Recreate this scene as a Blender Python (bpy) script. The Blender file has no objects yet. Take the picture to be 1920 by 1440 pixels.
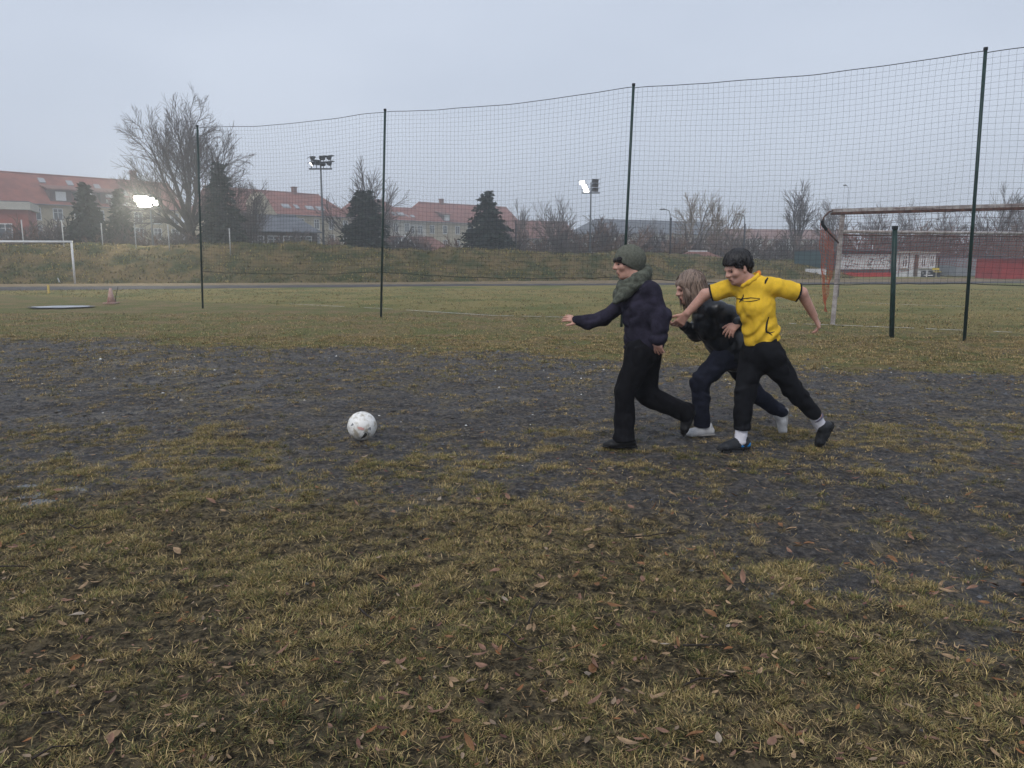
import bpy, bmesh, math, random
import numpy as np
from mathutils import Vector, Matrix, Quaternion
from mathutils.bvhtree import BVHTree

SC = bpy.context.scene
COL = SC.collection
rnd = random.Random(11)
NR = np.random.RandomState(7)
R = math.radians

# ------------------------------------------------------------------ camera, sky, sun, exposure
F = 1442.0            # focal length in pixels of the 1920 wide photograph
CAMH = 1.39           # the phone is held at chest height
HOR = 486.0           # row of the horizon
TILT = math.atan((720 - HOR) / F)
cam_d = bpy.data.cameras.new('camera')
cam = bpy.data.objects.new('camera', cam_d)
COL.objects.link(cam)
cam.location = (0, 0, CAMH)
cam.rotation_euler = (math.pi / 2 - TILT, 0, 0)
cam_d.sensor_width = 36
cam_d.lens = 36 * F / 1920
cam_d.clip_end = 2000
SC.camera = cam

SUN_EL, SUN_AZ = 50, 208          # soft sun added behind the camera, to the left, to brighten upright surfaces
w = bpy.data.worlds.new('World')
SC.world = w
w.use_nodes = True
nt = w.node_tree
nt.nodes.clear()
o_ = nt.nodes.new('ShaderNodeOutputWorld')
bg = nt.nodes.new('ShaderNodeBackground')
sky = nt.nodes.new('ShaderNodeTexSky')
sky.sky_type = 'NISHITA'
sky.sun_disc = False
sky.sun_elevation = R(SUN_EL)
sky.sun_rotation = R(SUN_AZ)
sky.air_density = 1.5
sky.dust_density = 4
tc = nt.nodes.new('ShaderNodeTexCoord')
mp = nt.nodes.new('ShaderNodeMapping')
mp.inputs['Scale'].default_value = (1.2, 1.2, 3.0)
nz = nt.nodes.new('ShaderNodeTexNoise')
nz.inputs['Scale'].default_value = 1.6
nz.inputs['Detail'].default_value = 4
cr = nt.nodes.new('ShaderNodeValToRGB')          # closed cloud cover: faint thicker and thinner parts
cr.color_ramp.elements[0].position = 0.3
cr.color_ramp.elements[0].color = (5.75, 6.45, 7.75, 1)
cr.color_ramp.elements[1].position = 0.7
cr.color_ramp.elements[1].color = (6.9, 7.6, 8.9, 1)
mx = nt.nodes.new('ShaderNodeMix')
mx.data_type = 'RGBA'
mx.inputs[0].default_value = 0.92
nt.links.new(tc.outputs['Generated'], mp.inputs['Vector'])
nt.links.new(mp.outputs[0], nz.inputs['Vector'])
nt.links.new(nz.outputs['Fac'], cr.inputs[0])
nt.links.new(sky.outputs[0], mx.inputs[6])
nt.links.new(cr.outputs[0], mx.inputs[7])
nt.links.new(mx.outputs[2], bg.inputs['Color'])
bg.inputs['Strength'].default_value = 0.1
nt.links.new(bg.outputs[0], o_.inputs[0])

sun_d = bpy.data.lights.new('sun', 'SUN')
sun_d.energy = 1.5
sun_d.angle = R(24)
sun_d.color = (1.0, 0.97, 0.93)
sun = bpy.data.objects.new('sun', sun_d)
COL.objects.link(sun)
_az = R(SUN_AZ)
_sd = Vector((math.sin(_az) * math.cos(R(SUN_EL)), math.cos(_az) * math.cos(R(SUN_EL)), math.sin(R(SUN_EL))))
sun.rotation_euler = (-_sd).to_track_quat('-Z', 'Y').to_euler()

vs = SC.view_settings
vs.view_transform = 'Standard'
vs.look = 'None'
vs.exposure = 0.0
vs.gamma = 1.0
SC.display_settings.display_device = 'sRGB'
SC.render.engine = 'CYCLES'
cy = SC.cycles
cy.max_bounces = 5
cy.diffuse_bounces = 2
cy.glossy_bounces = 2
cy.transmission_bounces = 3
cy.volume_bounces = 2
cy.transparent_max_bounces = 8
cy.use_denoising = True
cy.denoiser = 'OPENIMAGEDENOISE'
cy.use_adaptive_sampling = False
cy.sample_clamp_indirect = 4
cy.caustics_reflective = False
cy.caustics_refractive = False

# ------------------------------------------------------------------ measuring helpers
CT, ST = math.cos(TILT), math.sin(TILT)

def ray(px, py):
    u = (px - 960) / F
    v = (720 - py) / F
    return np.array([u, CT + ST * v, -ST + CT * v])

def P(px, py, Y):
    """the point at world depth Y seen at photograph pixel px, py"""
    d = ray(px, py)
    return np.array([0, 0, CAMH]) + d * (Y / d[1])

def G(px, py, z=0.0):
    """the ground point seen at photograph pixel px, py"""
    d = ray(px, py)
    return np.array([0, 0, CAMH]) + d * ((z - CAMH) / d[2])

def V(a):
    return Vector((float(a[0]), float(a[1]), float(a[2])))

# ------------------------------------------------------------------ numpy noise
def _hash(ix, iy, iz, seed):
    h = (ix.astype(np.int64) * 374761393 + iy.astype(np.int64) * 668265263 + iz.astype(np.int64) * 2147483647 + seed * 974711) & 0xFFFFFFFF
    h = ((h ^ (h >> 13)) * 1274126177) & 0xFFFFFFFF
    h = (h ^ (h >> 16)) & 0xFFFF
    return h.astype(np.float32) / 32767.5 - 1.0

def n2(x, y, seed=0):
    x = np.asarray(x, dtype=np.float64); y = np.asarray(y, dtype=np.float64)
    ix = np.floor(x); iy = np.floor(y)
    fx = x - ix; fy = y - iy
    fx = fx * fx * (3 - 2 * fx); fy = fy * fy * (3 - 2 * fy)
    z = np.zeros_like(ix)
    a = _hash(ix, iy, z, seed); b = _hash(ix + 1, iy, z, seed)
    c = _hash(ix, iy + 1, z, seed); d = _hash(ix + 1, iy + 1, z, seed)
    return (a * (1 - fx) + b * fx) * (1 - fy) + (c * (1 - fx) + d * fx) * fy

def fbm2(x, y, seed=0, octs=4):
    t = 0; a = 1.0; s = 0
    for i in range(octs):
        t = t + a * n2(x * 2 ** i + 17.3 * i, y * 2 ** i - 9.1 * i, seed + i)
        s += a; a *= 0.5
    return t / s

def n3(p, seed=0):
    i = np.floor(p); f = p - i
    f = f * f * (3 - 2 * f)
    x, y, z = i[:, 0], i[:, 1], i[:, 2]
    fx, fy, fz = f[:, 0], f[:, 1], f[:, 2]
    def L(dz):
        a = _hash(x, y, z + dz, seed); b = _hash(x + 1, y, z + dz, seed)
        c = _hash(x, y + 1, z + dz, seed); d = _hash(x + 1, y + 1, z + dz, seed)
        return (a * (1 - fx) + b * fx) * (1 - fy) + (c * (1 - fx) + d * fx) * fy
    return L(0) * (1 - fz) + L(1) * fz

def sstep(x):
    x = np.clip(x, 0, 1)
    return x * x * (3 - 2 * x)

# ------------------------------------------------------------------ objects and tags
def tag(o, label=None, cat=None, group=None, kind=None):
    if label: o['label'] = label
    if cat: o['category'] = cat
    if group: o['group'] = group
    if kind: o['kind'] = kind
    return o

def empty(name, loc=(0, 0, 0), rz=0.0):
    o = bpy.data.objects.new(name, None)
    o.location = loc
    o.rotation_euler = (0, 0, rz)
    o.empty_display_size = 0.2
    COL.objects.link(o)
    return o

def link(o, parent=None):
    COL.objects.link(o)
    if parent is not None:
        o.parent = parent
    return o

def fast_mesh(name, verts, faces, k=None, smooth=False):
    """verts (n,3) array; faces (m,k) int array"""
    me = bpy.data.meshes.new(name)
    verts = np.ascontiguousarray(verts, dtype=np.float32)
    faces = np.ascontiguousarray(faces, dtype=np.int32)
    m, k = faces.shape
    me.vertices.add(len(verts))
    me.vertices.foreach_set('co', verts.ravel())
    me.loops.add(m * k)
    me.loops.foreach_set('vertex_index', faces.ravel())
    me.polygons.add(m)
    me.polygons.foreach_set('loop_start', np.arange(0, m * k, k, dtype=np.int32))
    me.polygons.foreach_set('loop_total', np.full(m, k, dtype=np.int32))
    if smooth:
        me.polygons.foreach_set('use_smooth', np.ones(m, dtype=bool))
    me.update(calc_edges=True)
    return me

def set_attr(me, name, vals, kind='FLOAT'):
    a = me.attributes.new(name, kind, 'POINT')
    if kind == 'FLOAT':
        a.data.foreach_set('value', np.ascontiguousarray(vals, dtype=np.float32))
    else:
        v = np.ones((len(vals), 4), dtype=np.float32)
        v[:, :3] = vals
        a.data.foreach_set('color', v.ravel())

class MB:
    """collects shapes and links them as one mesh object"""
    def __init__(self):
        self.v = []; self.f = []
    def add(self, vs_, fs_):
        b = len(self.v)
        self.v += [tuple(map(float, p)) for p in vs_]
        self.f += [tuple(i + b for i in f) for f in fs_]
    def box(self, c, s, M=None):
        x, y, z = s[0] / 2, s[1] / 2, s[2] / 2
        q = [(-x, -y, -z), (x, -y, -z), (x, y, -z), (-x, y, -z), (-x, -y, z), (x, -y, z), (x, y, z), (-x, y, z)]
        if M is not None:
            q = [tuple(M @ Vector(p)) for p in q]
        self.add([(p[0] + c[0], p[1] + c[1], p[2] + c[2]) for p in q],
                 [(0, 3, 2, 1), (4, 5, 6, 7), (0, 1, 5, 4), (1, 2, 6, 5), (2, 3, 7, 6), (3, 0, 4, 7)])
    def bb(self, x0, x1, y0, y1, z0, z1):
        self.box(((x0 + x1) / 2, (y0 + y1) / 2, (z0 + z1) / 2), (abs(x1 - x0), abs(y1 - y0), abs(z1 - z0)))
    def tube(self, pts, rad, n=6, cap=True):
        pts = [Vector(tuple(map(float, p))) for p in pts]
        m = len(pts)
        if not hasattr(rad, '__len__'):
            rad = [rad] * m
        vs_ = []; fs_ = []
        ref = None
        for i, p in enumerate(pts):
            t = (pts[min(i + 1, m - 1)] - pts[max(i - 1, 0)])
            if t.length < 1e-9: t = Vector((0, 0, 1))
            t.normalize()
            if ref is None:
                ref = Vector((1, 0, 0)) if abs(t.x) < 0.8 else Vector((0, 1, 0))
            a = (ref - t * ref.dot(t))
            if a.length < 1e-6: a = t.orthogonal()
            a.normalize(); ref = a
            b = t.cross(a)
            for k in range(n):
                w_ = 2 * math.pi * k / n
                vs_.append(tuple(p + (a * math.cos(w_) + b * math.sin(w_)) * rad[i]))
        for i in range(m - 1):
            for k in range(n):
                k2 = (k + 1) % n
                fs_.append((i * n + k, i * n + k2, (i + 1) * n + k2, (i + 1) * n + k))
        if cap:
            fs_.append(tuple(range(n - 1, -1, -1)))
            fs_.append(tuple((m - 1) * n + k for k in range(n)))
        self.add(vs_, fs_)
    def prism(self, poly, y0, y1):
        """polygon in x,z pushed along y"""
        n = len(poly)
        vs_ = [(p[0], y0, p[1]) for p in poly] + [(p[0], y1, p[1]) for p in poly]
        fs_ = [tuple(range(n)), tuple(range(2 * n - 1, n - 1, -1))]
        for i in range(n):
            j = (i + 1) % n
            fs_.append((i, i + n, j + n, j))
        self.add(vs_, fs_)
    def mesh(self, name, smooth=False):
        me = bpy.data.meshes.new(name)
        me.from_pydata(self.v, [], self.f)
        if smooth:
            me.polygons.foreach_set('use_smooth', np.ones(len(me.polygons), dtype=bool))
        me.update()
        return me
    def build(self, name, m, parent=None, smooth=False, loc=None):
        me = self.mesh(name, smooth)
        bm = bmesh.new(); bm.from_mesh(me)
        bmesh.ops.recalc_face_normals(bm, faces=bm.faces)
        bm.to_mesh(me); bm.free()
        if m is not None: me.materials.append(m)
        o = bpy.data.objects.new(name, me)
        link(o, parent)
        if loc is not None: o.location = loc
        return o

def obj(name, me, m=None, parent=None):
    if m is not None: me.materials.append(m)
    return link(bpy.data.objects.new(name, me), parent)

# ------------------------------------------------------------------ materials
def mat(name, col, rough=0.8, var=0.0, scale=20.0, bump=0.0, bscale=None, spec=0.22, metal=0.0, col2=None, dist=0.01, detail=5, **kw):
    m = bpy.data.materials.new(name)
    m.use_nodes = True
    t = m.node_tree
    b = t.nodes['Principled BSDF']
    b.inputs['Roughness'].default_value = rough
    b.inputs['Metallic'].default_value = metal
    b.inputs['Specular IOR Level'].default_value = spec
    for k_, v_ in kw.items():
        b.inputs[k_].default_value = v_
    co = t.nodes.new('ShaderNodeTexCoord')
    if var or col2:
        n = t.nodes.new('ShaderNodeTexNoise')
        n.inputs['Scale'].default_value = scale
        n.inputs['Detail'].default_value = detail
        n.inputs['Roughness'].default_value = 0.65
        t.links.new(co.outputs['Object'], n.inputs['Vector'])
        r_ = t.nodes.new('ShaderNodeValToRGB')
        c2 = col2 if col2 else tuple(c * (1 + var) for c in col)
        c1 = col if col2 else tuple(c * (1 - var) for c in col)
        r_.color_ramp.elements[0].position = 0.42
        r_.color_ramp.elements[1].position = 0.58
        r_.color_ramp.elements[0].color = (*c1, 1)
        r_.color_ramp.elements[1].color = (*c2, 1)
        t.links.new(n.outputs['Fac'], r_.inputs[0])
        t.links.new(r_.outputs[0], b.inputs['Base Color'])
    else:
        b.inputs['Base Color'].default_value = (*col, 1)
    if bump:
        n = t.nodes.new('ShaderNodeTexNoise')
        n.inputs['Scale'].default_value = bscale or scale * 3
        n.inputs['Detail'].default_value = 4
        t.links.new(co.outputs['Object'], n.inputs['Vector'])
        u = t.nodes.new('ShaderNodeBump')
        u.inputs['Strength'].default_value = bump
        u.inputs['Distance'].default_value = dist
        t.links.new(n.outputs['Fac'], u.inputs['Height'])
        t.links.new(u.outputs[0], b.inputs['Normal'])
    return m

def mat_attr(name, attr='Col', rough=0.9, spec=0.15, trans=0.0):
    m = bpy.data.materials.new(name)
    m.use_nodes = True
    t = m.node_tree
    b = t.nodes['Principled BSDF']
    b.inputs['Roughness'].default_value = rough
    b.inputs['Specular IOR Level'].default_value = spec
    a = t.nodes.new('ShaderNodeAttribute')
    a.attribute_name = attr
    t.links.new(a.outputs['Color'], b.inputs['Base Color'])
    return m

def emit(name, col, strength):
    m = bpy.data.materials.new(name)
    m.use_nodes = True
    t = m.node_tree
    b = t.nodes['Principled BSDF']
    b.inputs['Base Color'].default_value = (*col, 1)
    b.inputs['Emission Color'].default_value = (*col, 1)
    b.inputs['Emission Strength'].default_value = strength
    return m
# ------------------------------------------------------------------ the ground
FA, FD = G(380, 578), G(1808, 640)               # fence line, left and right
LA, LD = G(560, 572), G(1920, 625)               # goal line
_top = np.array([G(x, y)[:2] for x, y in [(-150, 634), (0, 637), (300, 641), (700, 655), (1000, 664), (1300, 681), (1600, 694), (1920, 718), (2050, 728)]])
_bot = np.array([G(x, y)[:2] for x, y in [(-200, 948), (0, 962), (300, 972), (600, 990), (900, 990), (1200, 1010), (1500, 1040), (1700, 1085), (1920, 1130), (2100, 1160)]])

def line_y(x, A, B):
    return A[1] + (x - A[0]) * (B[1] - A[1]) / (B[0] - A[0])

def zones(x, y):
    """dirt, pitch (green), dry straw: 0..1 each"""
    wob = fbm2(x * 0.55, y * 0.55, 3, 4)
    wob2 = fbm2(x * 2.2, y * 2.2, 5, 4)
    yt = np.interp(x, _top[:, 0], _top[:, 1])
    yb = np.interp(x, _bot[:, 0], _bot[:, 1])
    far = sstep((yt - y + 1.2 * wob + 0.5 * wob2) / 1.3 + 0.5)
    near = sstep((y - yb + 1.9 * wob + 1.3 * wob2) / 2.4 + 0.5)
    dirt = far * near
    yl = line_y(x, LA, LD)
    pitch = sstep((y - yl + 1.3 + 0.8 * wob) / 1.2)
    dry = (1 - dirt) * (1 - pitch) * sstep((y - yb - 1.5) / 2)
    return dirt, pitch, dry

FLAT = [G(*q)[:2] for q in ((1163, 836), (1375, 847), (1540, 840), (1313, 814), (680, 826))]
def hgt(x, y):
    fade = 1 - sstep((y - 14) / 12)
    for qx, qy in FLAT:                         # trodden level where people stand and the ball lies
        fade = fade * (1 - 0.9 * np.exp(-(((x - qx) ** 2 + (y - qy) ** 2) / 0.03)))
    h = 0.016 * fbm2(x * 0.9, y * 0.9, 21, 3) + 0.016 * fbm2(x * 3.1, y * 4.2, 23, 3) + 0.026 * fbm2(x * 7, y * 10, 25, 3)
    return h * fade

def cover(x, y):
    """how much grass grows here, 0..1"""
    dirt, pitch, dry = zones(x, y)
    patch = fbm2(x * 0.8 + 4, y * 0.8, 31, 3) * 0.5 + fbm2(x * 6.0, y * 4.5, 37, 2) * 0.85
    in_dirt = sstep((patch + 0.0) / 0.30)
    bare = sstep((fbm2(x * 1.7, y * 1.7, 41, 4) + 0.5) / 0.3) * sstep((fbm2(x * 5.5, y * 5.5, 43, 3) + 0.38) / 0.3)
    return np.clip((1 - dirt) * (0.22 + 0.78 * bare) + dirt * (0.17 + in_dirt * 0.60), 0, 1)

def axis(fine0, fine1, step, lo, hi, g=1.09):
    a = list(np.arange(fine0, fine1, step))
    s = step; p = a[-1]
    while p < hi:
        s = min(s * g, 18); p += s; a.append(min(p, hi))
    s = step; p = a[0]; b = []
    while p > lo:
        s = min(s * g, 18); p -= s; b.append(max(p, lo))
    return np.array(b[::-1] + a)

gx = axis(-4.2, 4.2, 0.042, -170, 190, 1.05)
gy = axis(1.5, 7.5, 0.034, -30, 330, 1.024)
GX, GY = np.meshgrid(gx, gy)
xs, ys = GX.ravel(), GY.ravel()
zs = hgt(xs, ys)
nx_, ny_ = len(gx), len(gy)
ii = (np.arange(ny_ - 1)[:, None] * nx_ + np.arange(nx_ - 1)[None, :]).ravel()
me = fast_mesh('ground', np.stack([xs, ys, zs], 1), np.stack([ii, ii + 1, ii + 1 + nx_, ii + nx_], 1), smooth=True)
_d, _p, _r = zones(xs, ys)
set_attr(me, 'dirt', _d); set_attr(me, 'pitch', _p); set_attr(me, 'dry', _r); set_attr(me, 'cover', cover(xs, ys))

gm = bpy.data.materials.new('trodden_ground')
gm.use_nodes = True
t = gm.node_tree
bs = t.nodes['Principled BSDF']
N = t.nodes.new; K = t.links.new
def attr_(n):
    a = N('ShaderNodeAttribute'); a.attribute_name = n; return a.outputs['Fac']
geo = N('ShaderNodeNewGeometry')
def noise_(scale, detail=6, rough=0.6, vec=None, dist=0.0):
    n = N('ShaderNodeTexNoise')
    n.inputs['Scale'].default_value = scale
    n.inputs['Detail'].default_value = detail
    n.inputs['Roughness'].default_value = rough
    n.inputs['Distortion'].default_value = dist
    K(vec or geo.outputs['Position'], n.inputs['Vector'])
    return n.outputs['Fac']
def ramp_(fac, stops):
    r_ = N('ShaderNodeValToRGB')
    e = r_.color_ramp.elements
    while len(e) < len(stops): e.new(0.5)
    for i, (p, c) in enumerate(stops):
        e[i].position = p; e[i].color = (*c, 1)
    K(fac, r_.inputs[0])
    return r_.outputs[0]
def mixc_(fac, a, b):
    m_ = N('ShaderNodeMix'); m_.data_type = 'RGBA'
    K(fac, m_.inputs[0]); K(a, m_.inputs[6]); K(b, m_.inputs[7])
    return m_.outputs[2]
def math_(op, a, b=None, clamp=False):
    m_ = N('ShaderNodeMath'); m_.operation = op; m_.use_clamp = clamp
    for i, q in enumerate((a, b)):
        if q is None: continue
        if isinstance(q, (int, float)): m_.inputs[i].default_value = q
        else: K(q, m_.inputs[i])
    return m_.outputs[0]
def sharp_(a, n, amt, gain):
    """attribute edge broken up by noise"""
    q = math_('ADD', a, math_('MULTIPLY', math_('SUBTRACT', n, 0.5), amt))
    return math_('ADD', math_('MULTIPLY', math_('SUBTRACT', q, 0.5), gain), 0.5, True)
def gain_(n, g):
    return math_('ADD', math_('MULTIPLY', math_('SUBTRACT', n, 0.5), g), 0.5, True)
n_big = noise_(1.1, 5); n_mid = gain_(noise_(7, 6, 0.7), 1.7); n_fin = gain_(noise_(24, 9, 0.78), 2.4); n_gr = noise_(190, 3, 0.7)
cinder = ramp_(n_fin, [(0.28, (0.012, 0.011, 0.0112)), (0.46, (0.040, 0.0365, 0.0365)), (0.60, (0.068, 0.062, 0.061)), (0.76, (0.14, 0.128, 0.118))])
cbrown = ramp_(n_fin, [(0.32, (0.036, 0.028, 0.023)), (0.50, (0.078, 0.061, 0.048)), (0.72, (0.17, 0.135, 0.10))])
dirtc = mixc_(ramp_(n_mid, [(0.42, (0.12, 0.12, 0.12)), (0.62, (0.9, 0.9, 0.9))]), cinder, cbrown)
soil = ramp_(n_fin, [(0.24, (0.020, 0.017, 0.012)), (0.46, (0.075, 0.060, 0.036)), (0.70, (0.21, 0.165, 0.098))])
straw = ramp_(n_fin, [(0.28, (0.10, 0.070, 0.034)), (0.5, (0.235, 0.168, 0.084)), (0.72, (0.37, 0.27, 0.145))])
tur1 = ramp_(n_fin, [(0.28, (0.13, 0.112, 0.042)), (0.5, (0.25, 0.210, 0.080)), (0.72, (0.36, 0.295, 0.125))])
tur2 = ramp_(n_fin, [(0.28, (0.070, 0.084, 0.026)), (0.5, (0.140, 0.155, 0.050)), (0.72, (0.21, 0.208, 0.075))])
turf = mixc_(ramp_(noise_(0.35, 5, 0.62), [(0.45, (0, 0, 0)), (0.62, (1, 1, 1))]), tur1, tur2)
strawg = mixc_(ramp_(noise_(0.9, 6, 0.7), [(0.42, (0.1, 0.1, 0.1)), (0.56, (0.9, 0.9, 0.9))]), straw, tur2)
c_ = mixc_(sharp_(attr_('dry'), n_mid, 0.8, 2.2), soil, strawg)
c_ = mixc_(sharp_(attr_('pitch'), n_mid, 0.8, 1.8), c_, turf)
dm = sharp_(attr_('dirt'), n_mid, 1.5, 2.0)
# matted remains of grass pressed into the cinders
mat_cov = math_('MULTIPLY', sharp_(math_('ADD', attr_('cover'), 0.12), n_mid, 1.3, 3.2), 0.8)
c_ = mixc_(dm, c_, mixc_(mat_cov, dirtc, soil))
K(c_, bs.inputs['Base Color'])
wet = ramp_(n_big, [(0.4, (0.55, 0.55, 0.55)), (0.62, (0.85, 0.85, 0.85))])
rg = N('ShaderNodeMix'); rg.data_type = 'FLOAT'
K(dm, rg.inputs[0]); rg.inputs[2].default_value = 0.95
K(wet, rg.inputs[3]); K(rg.outputs[0], bs.inputs['Roughness'])
sp_ = N('ShaderNodeMix'); sp_.data_type = 'FLOAT'
K(dm, sp_.inputs[0]); sp_.inputs[2].default_value = 0.12; sp_.inputs[3].default_value = 0.42
K(sp_.outputs[0], bs.inputs['Specular IOR Level'])
hsum = math_('ADD', math_('MULTIPLY', n_fin, 1.0), math_('MULTIPLY', n_gr, 0.45))
bu = N('ShaderNodeBump'); bu.inputs['Strength'].default_value = 0.9; bu.inputs['Distance'].default_value = 0.03
K(hsum, bu.inputs['Height']); K(bu.outputs[0], bs.inputs['Normal'])
ground = obj('ground', me, gm)
tag(ground, 'trodden sports ground of dark cinders, straw and turf', kind='structure')

# ------------------------------------------------------------------ path and painted lines
def strip(name, top, bot, m, z, kind='structure', label=None, n=60, wob=0.0, seed=0):
    xt = np.linspace(top[0][0], top[-1][0], n)
    yt = np.interp(xt, [p[0] for p in top], [p[1] for p in top])
    yb = np.interp(xt, [p[0] for p in bot], [p[1] for p in bot])
    vs_ = []
    for i in range(n):
        a = G(xt[i], yt[i]); b = G(xt[i], yb[i])
        vs_.append((a[0], a[1] + wob * n2(np.array([a[0] * 0.8]), np.array([1.0]), seed)[0], z))
        vs_.append((b[0], b[1] + wob * n2(np.array([b[0] * 0.8]), np.array([5.0]), seed)[0], z))
    q = np.array([(2 * i, 2 * i + 1, 2 * i + 3, 2 * i + 2) for i in range(n - 1)])
    o = obj(name, fast_mesh(name, np.array(vs_), q[:, ::-1]), m)
    tag(o, label, kind=kind)
    return o

M_path = mat('worn_asphalt', (0.052, 0.052, 0.058), 0.9, spec=0.06, col2=(0.09, 0.088, 0.092), scale=1.5, bump=0.4, bscale=60)
M_verge = mat('pale_dry_verge', (0.14, 0.105, 0.06), 0.95, spec=0.08, col2=(0.24, 0.185, 0.115), scale=2.0, bump=0.6, bscale=30, dist=0.03)
strip('verge', [(-400, 530.5), (400, 530), (1000, 526), (1300, 523.5), (2300, 521)], [(-400, 541), (400, 537), (1000, 533), (2300, 527)], M_verge, 0.004, label='pale dry strip between path and bank', wob=0.5, seed=3)
strip('path', [(-400, 541), (400, 535.5), (1000, 532.5), (2300, 526)], [(-400, 549), (400, 541), (700, 538), (1000, 535.5), (2300, 529)], M_path, 0.010, label='grey asphalt path running along the foot of the bank', wob=0.4, seed=9)

# worn chalk lines: broken strokes on the turf
def chalk(name, pts, width, seed, label, keep=0.35):
    A = [G(*p) for p in pts]
    r_ = random.Random(seed)
    vs_, fs_ = [], []
    for a, b in zip(A[:-1], A[1:]):
        L = np.linalg.norm(b - a); n = int(L / 0.05)
        d = (b - a) / L; s = np.array([-d[1], d[0], 0])
        for i in range(n):
            p = a + d * (i * 0.05); q = a + d * ((i + 1) * 0.05 - 0.002)
            on = n2(np.array([p[0] * 1.3]), np.array([seed * 3.0]), seed)[0] + 0.6 * n2(np.array([p[0] * 7]), np.array([2.0]), seed)[0]
            if on < -keep: continue
            h1 = width * (0.55 + 0.4 * r_.random()); h2 = width * (0.55 + 0.4 * r_.random())
            k = len(vs_)
            for pt, hh in ((p, -h1 / 2), (p, h2 / 2), (q, h2 / 2), (q, -h1 / 2)):
                w_ = pt + s * hh
                vs_.append((w_[0], w_[1], 0.024))
            fs_.append((k, k + 3, k + 2, k + 1))
    o = obj(name, fast_mesh(name, np.array(vs_), np.array(fs_)), M_chalk)
    tag(o, label, kind='structure')
M_chalk = mat('worn_chalk', (0.30, 0.29, 0.24), 0.95, col2=(0.52, 0.52, 0.48), scale=9)
chalk('goal_line', [(540, 571), (720, 580), (920, 593), (1250, 601), (1560, 611), (1920, 626), (2080, 633)], 0.11, 4, 'worn white goal line painted on the turf', 0.25)
chalk('goal_area_line', [(1580, 567), (1690, 572), (1920, 580), (2050, 585)], 0.11, 8, 'faint white goal area line beyond the goal', 0.1)
chalk('touch_line', [(1230, 549), (1420, 553), (1560, 556)], 0.1, 12, 'faint short white line in the pitch', 0.0)

# puddles lying in shallow hollows
def puddle(name, px0, px1, py, hpx, label, seed):
    c = G((px0 + px1) / 2, py); rx = (G(px1, py)[0] - G(px0, py)[0]) / 2
    ry = (G(960, py - hpx)[1] - G(960, py + hpx)[1]) / 2
    ring = []
    for i in range(48):
        a = i / 48 * 2 * math.pi
        k = 1 + 0.25 * n2(np.array([math.cos(a) * 1.7 + seed]), np.array([math.sin(a) * 1.7]), seed)[0]
        ring.append((c[0] + math.cos(a) * rx * k, c[1] + math.sin(a) * ry * k))
    mud = MB(); mud.add([(c[0] + (x - c[0]) * 1.15, c[1] + (y - c[1]) * 1.35, 0.034) for x, y in ring], [tuple(range(48))])
    wt = MB(); wt.add([(x, y, 0.040) for x, y in ring], [tuple(range(48))])
    o = wt.build(name, M_water)
    tag(o, label, kind='structure')
    mo = mud.build('mud_rim', M_mud)
    mo.parent = o
M_water = mat('painted_sky_ice_film', (0.33, 0.35, 0.38), 0.4, 0.2, 3, spec=0.5)  # sky reflected in the icy puddle is put into the pale base colour
M_mud = mat('wet_mud', (0.028, 0.026, 0.022), 0.5, 0.3, 6)
puddle('puddle', 62, 166, 577.5, 2.2, 'long frozen puddle on the grass at far left, painted pale for reflected sky', 2)
M_wet = mat('standing_water', (0.015, 0.015, 0.016), 0.06, spec=0.5)
for _px, _py, _rx, _ry, _lab in ((22, 935, 0.42, 0.30, 'wet shine in a hollow of the cinders at the left edge'),):
    _c = G(_px, _py); _m = MB()
    _m.add([(_c[0] + _rx * math.cos(a / 20 * math.pi), _c[1] + _ry * math.sin(a / 20 * math.pi), 0.002) for a in range(40)], [tuple(range(40))])
    tag(_m.build('water', M_wet), _lab, kind='structure')
# ------------------------------------------------------------------ the grassy bank behind the pitch
_bx = [-420, 0, 400, 700, 1000, 1250, 1420, 1500, 1560, 1600]
_by = [535, 533, 531, 530, 527, 525, 523.5, 523, 522.5, 522]
_cy = [450, 454, 459, 464, 470, 478.5, 486, 494, 508, 521]
bank_u = np.linspace(-420, 1600, 300)
def bank_pt(u, s):
    """s = 0 front foot, 1 crest edge, 1.6 crest back, 2.6 rear foot"""
    b = G(u, np.interp(u, _bx, _by))
    dep = b[1] + np.interp(u, [0, 1400, 1600], [5.2, 4.6, 2.0])
    c = P(u, np.interp(u, _bx, _cy), dep)
    h = max(c[2], 0.05)
    prof = np.interp(s, [0, 0.12, 0.5, 0.85, 1.0, 1.6, 2.6], [-0.05, 0.06, 0.50, 0.93, 1.0, 1.0, -0.05])
    yy = b[1] + (dep - b[1]) * s if s <= 1 else dep + (s - 1) * 3.5
    xx = b[0] * yy / b[1]
    return xx, yy, prof * h
ss = np.array(list(np.linspace(0, 1, 26)) + [1.2, 1.6, 2.0, 2.6])
vb = np.array([[bank_pt(u, s) for u in bank_u] for s in ss])
nb_s, nb_u = vb.shape[:2]
vb = vb.reshape(-1, 3)
bump_ = 0.26 * fbm2(vb[:, 0] * 0.9, vb[:, 1] * 1.4, 51, 4) + 0.30 * fbm2(vb[:, 0] * 0.22, vb[:, 1] * 0.3, 53, 2)
s_rep = np.repeat(ss, nb_u)
vb[:, 2] += bump_ * np.clip(np.minimum(s_rep * 4, (2.6 - s_rep) * 4), 0, 1) * np.clip(vb[:, 2] / 1.2, 0, 1)
ii = (np.arange(nb_s - 1)[:, None] * nb_u + np.arange(nb_u - 1)[None, :]).ravel()
me = fast_mesh('embankment', vb, np.stack([ii, ii + 1, ii + 1 + nb_u, ii + nb_u], 1), smooth=True)
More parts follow.
